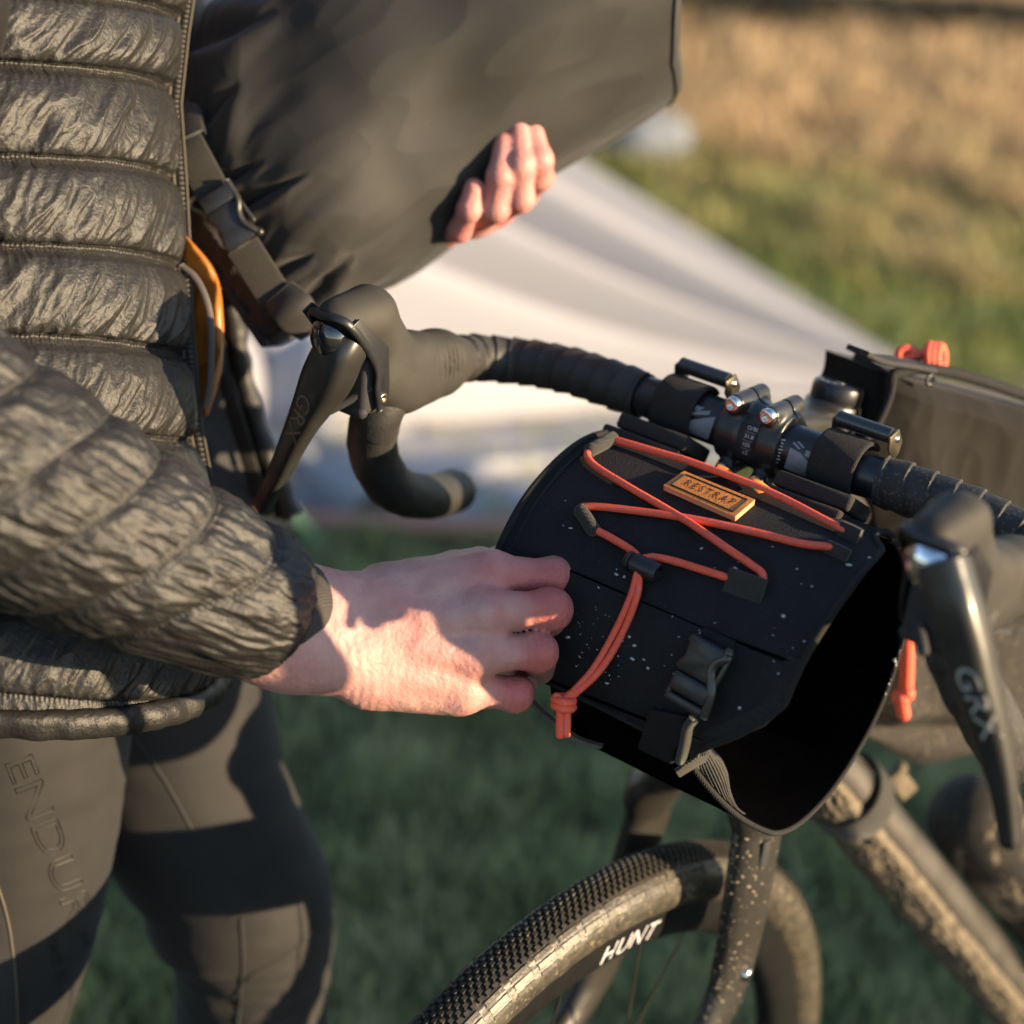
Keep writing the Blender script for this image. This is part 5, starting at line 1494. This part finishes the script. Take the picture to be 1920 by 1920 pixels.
dsp = .0165 * fold1 * pleat + .0045 * pleat * pn(np.stack([arcp * 60, alm * 14, 0 * alm], -1))
dsp = dsp + .0060 * pn(np.stack([arcp * 9, alm * 8, 0 * alm + 8], -1)) * np.clip(alm / .05, 0, 1) + .0012 * ridge(np.stack([arcp * 30, alm * 14, 0 * alm + 2], -1))
# broad hollows where the cloth sags
for (a0, t0, w1, w2, am) in ((120, 1.75, .045, .30, -.010), (330, 1.05, .060, .35, -.011), (600, .85, .05, .25, -.006)):
    dsp = dsp + am * np.exp(-(((AL - a0) * SC) / w1) ** 2 - ((TH - t0) / w2) ** 2)
bp_ = base[:, None] + rad + nrmd * dsp[..., None]
# sharp folds running out from the buckled end
cp_ = (bp_ - CAM) @ R.T
uu, vv_ = 960 + FPX * cp_[..., 0] / cp_[..., 2], 960 + FPX * cp_[..., 1] / cp_[..., 2]
front = (np.sin(TH) > .1)
for (x0, y0), (x1, y1), w_, dep in (((425, 338), (496, 300), 9, .008), ((455, 384), (580, 322), 9, .011), ((535, 500), (590, 476), 9, .007), ((598, 540), (664, 480), 11, .009), ((370, 230), (450, 150), 18, .008), ((400, 60), (520, 20), 18, .009)):
    L_ = math.hypot(x1 - x0, y1 - y0); tx, ty = (x1 - x0) / L_, (y1 - y0) / L_
    al_ = (uu - x0) * tx + (vv_ - y0) * ty; pe_ = -(uu - x0) * ty + (vv_ - y0) * tx
    f_ = np.clip(al_ / L_, -.6, 1); wid = w_ * (1.15 - .75 * np.clip(f_, 0, 1))
    on = (al_ > -.6 * L_) & (al_ < L_) & front
    g_ = -dep * np.exp(-(pe_ / wid) ** 2) + .45 * dep * np.exp(-((pe_ - 2.4 * wid) / (1.7 * wid)) ** 2) + .3 * dep * np.exp(-((pe_ + 2.4 * wid) / (1.7 * wid)) ** 2)
    bp_ = bp_ + nrmd * (np.where(on, g_ * np.clip(1.25 * (1 - f_), 0, 1) * np.clip((al_ + .6 * L_) / 25, 0, 1), 0))[..., None]
pev = pc[:, None] + a_h[:, None] * ct
a3 = unit(R[0] * axu[0] + R[1] * axu[1])
sh_f = np.clip((AL - 500) / 262, 0, 1) ** 1.5
bp_ = bp_ + a3 * (SC * .72 * np.clip(222 - pev, 0, 330) * sh_f - SC * 18 * sh_f)[..., None]
V, F = grid(bp_, cv=True)
add('bag_body', (V, F), M['drybag'], dry_)
# far end: a welded end panel with a folded corner
ringp = bp_[-1]; cen = ringp.mean(0); a3 = unit(R[0] * axu[0] + R[1] * axu[1])
rings = [ringp]
for s_, o_ in ((1.002, .003), (.995, .006), (.97, .008), (.9, .009), (.6, .008), (.3, .006), (.01, .006)):
    rings.append(cen + (ringp - cen) * s_ + a3 * o_)
add('end_panel', grid(np.array(rings), cv=True), M['drybag'], dry_)
add('end_seam', tube(cen + (ringp - cen) * 1.003 + a3 * .002, .0012, 8, closed=True), M['drybag'], dry_)
# rolled closure
ry = np.linspace(-228, 236, 140)
rc_ = np.array([dp(-104 + 16 * math.sin((y + 230) / 470 * math.pi), y, 1.248) for y in ry])
rw = np.interp(ry, [-228, -200, 0, 180, 225, 236], [.020, .027, .030, .0275, .022, .012])
thr = np.linspace(0, 2 * np.pi, 90, endpoint=False)
spir = 1 + .10 * np.cos(thr * 2 + .6)
rr_ = rw[:, None] * spir[None] + .0022 * ridge(np.stack([ry[:, None] * SC * 70 + 0 * thr, np.cos(thr)[None] * 2 + 0 * ry[:, None], np.sin(thr)[None] * 2 + 0 * ry[:, None]], -1))
rollp = rc_[:, None] + a3 * (rr_ * np.cos(thr) * .72)[..., None] - ddir * (rr_ * np.sin(thr) * 1.25)[..., None]
g_roll = grid(rollp, cv=True)
add('roll_top', (g_roll[0], g_roll[1] + [np.arange(90)[None], (np.arange(90) + 139 * 90)[::-1][None]]), M['drybag'], dry_)
add('roll_edge', capsule(np.array([dp(-150, y, 1.228) for y in np.linspace(-150, 215, 30)]), .004, 10), M['blackcloth'], dry_)
# webbing strap and buckle along the roll
def band(pts, wd, th_=.003, mat_='webbing', nm='webbing_strap'):
    q_ = np.array([P(*x) for x in spline(pts, 50)])
    return add(nm, ribbon(q_, np.tile(R[0] * .85 - R[1] * .5, (50, 1)), wd, th_), M[mat_], dry_)
DB = 1.203
band([[338, 248, DB + .012], [356, 282, DB], [382, 330, DB - .002], [410, 382, DB - .002]], .0240)
band([[455, 462, DB - .002], [482, 505, DB - .002], [512, 550, DB], [540, 575, DB + .006]], .0240)
band([[330, 200, DB + .03], [345, 225, DB + .016], [352, 262, DB + .004]], .026, .006, 'drybag', 'strap_anchor')
fold_ = np.array([P(*x) for x in spline([[528, 556, DB], [548, 578, DB - .006], [562, 600, DB + .002], [572, 618, DB + .014]], 30)])
add('folded_corner', ribbon(fold_, np.tile(R[0] * .8 - R[1] * .55, (30, 1)), np.interp(np.linspace(0, 1, 30), [0, .4, 1], [.024, .030, .014]), .012), M['drybag'], dry_)
bx = unit(P(492, 448, DB) - P(410, 370, DB) ); bxv = unit(P(455, 455, DB) - P(395, 355, DB)); bw = unit(np.cross(bxv, R[2])); bw = bw if bw @ R[0] > 0 else -bw
bc2 = P(434, 418, DB - .006)
def L2(x, y, z=0.0):
    return bc2 + bw * x + bxv * y - R[2] * z
bkd = add('buckle', prism([L2(x, y, -.004) for x, y in ((-.012, -.013), (.010, -.013), (.0125, -.008), (.008, -.002), (.008, .006), (.012, .013), (.012, .016), (-.012, .016), (-.013, .010), (-.010, .004), (-.010, -.003), (-.013, -.008))], -R[2] * .007, .0012), M['buckle'], dry_, sharp=45)
add('buckle_socket', rbox(L2(0, -.0185, .0), np.array([bw, bxv, -R[2]]), (.0125, .006, .0045), .002), M['buckle'], bkd, sharp=45)
add('buckle_prong', join(tube(spline([L2(.0125, -.026, .002), L2(.0128, -.018, .002), L2(.0122, -.010, .003), L2(.0085, -.003, .003), L2(.0078, .004, .003), L2(.0105, .010, .003), L2(.0135, .015, .002)], 50), [.0018, .0026], 10), capsule([L2(.0128, -.008, .002), L2(.0140, .006, .002)], .0016, 8), ball(L2(.0135, .0155, .002), .0028)), M['lever'], bkd)
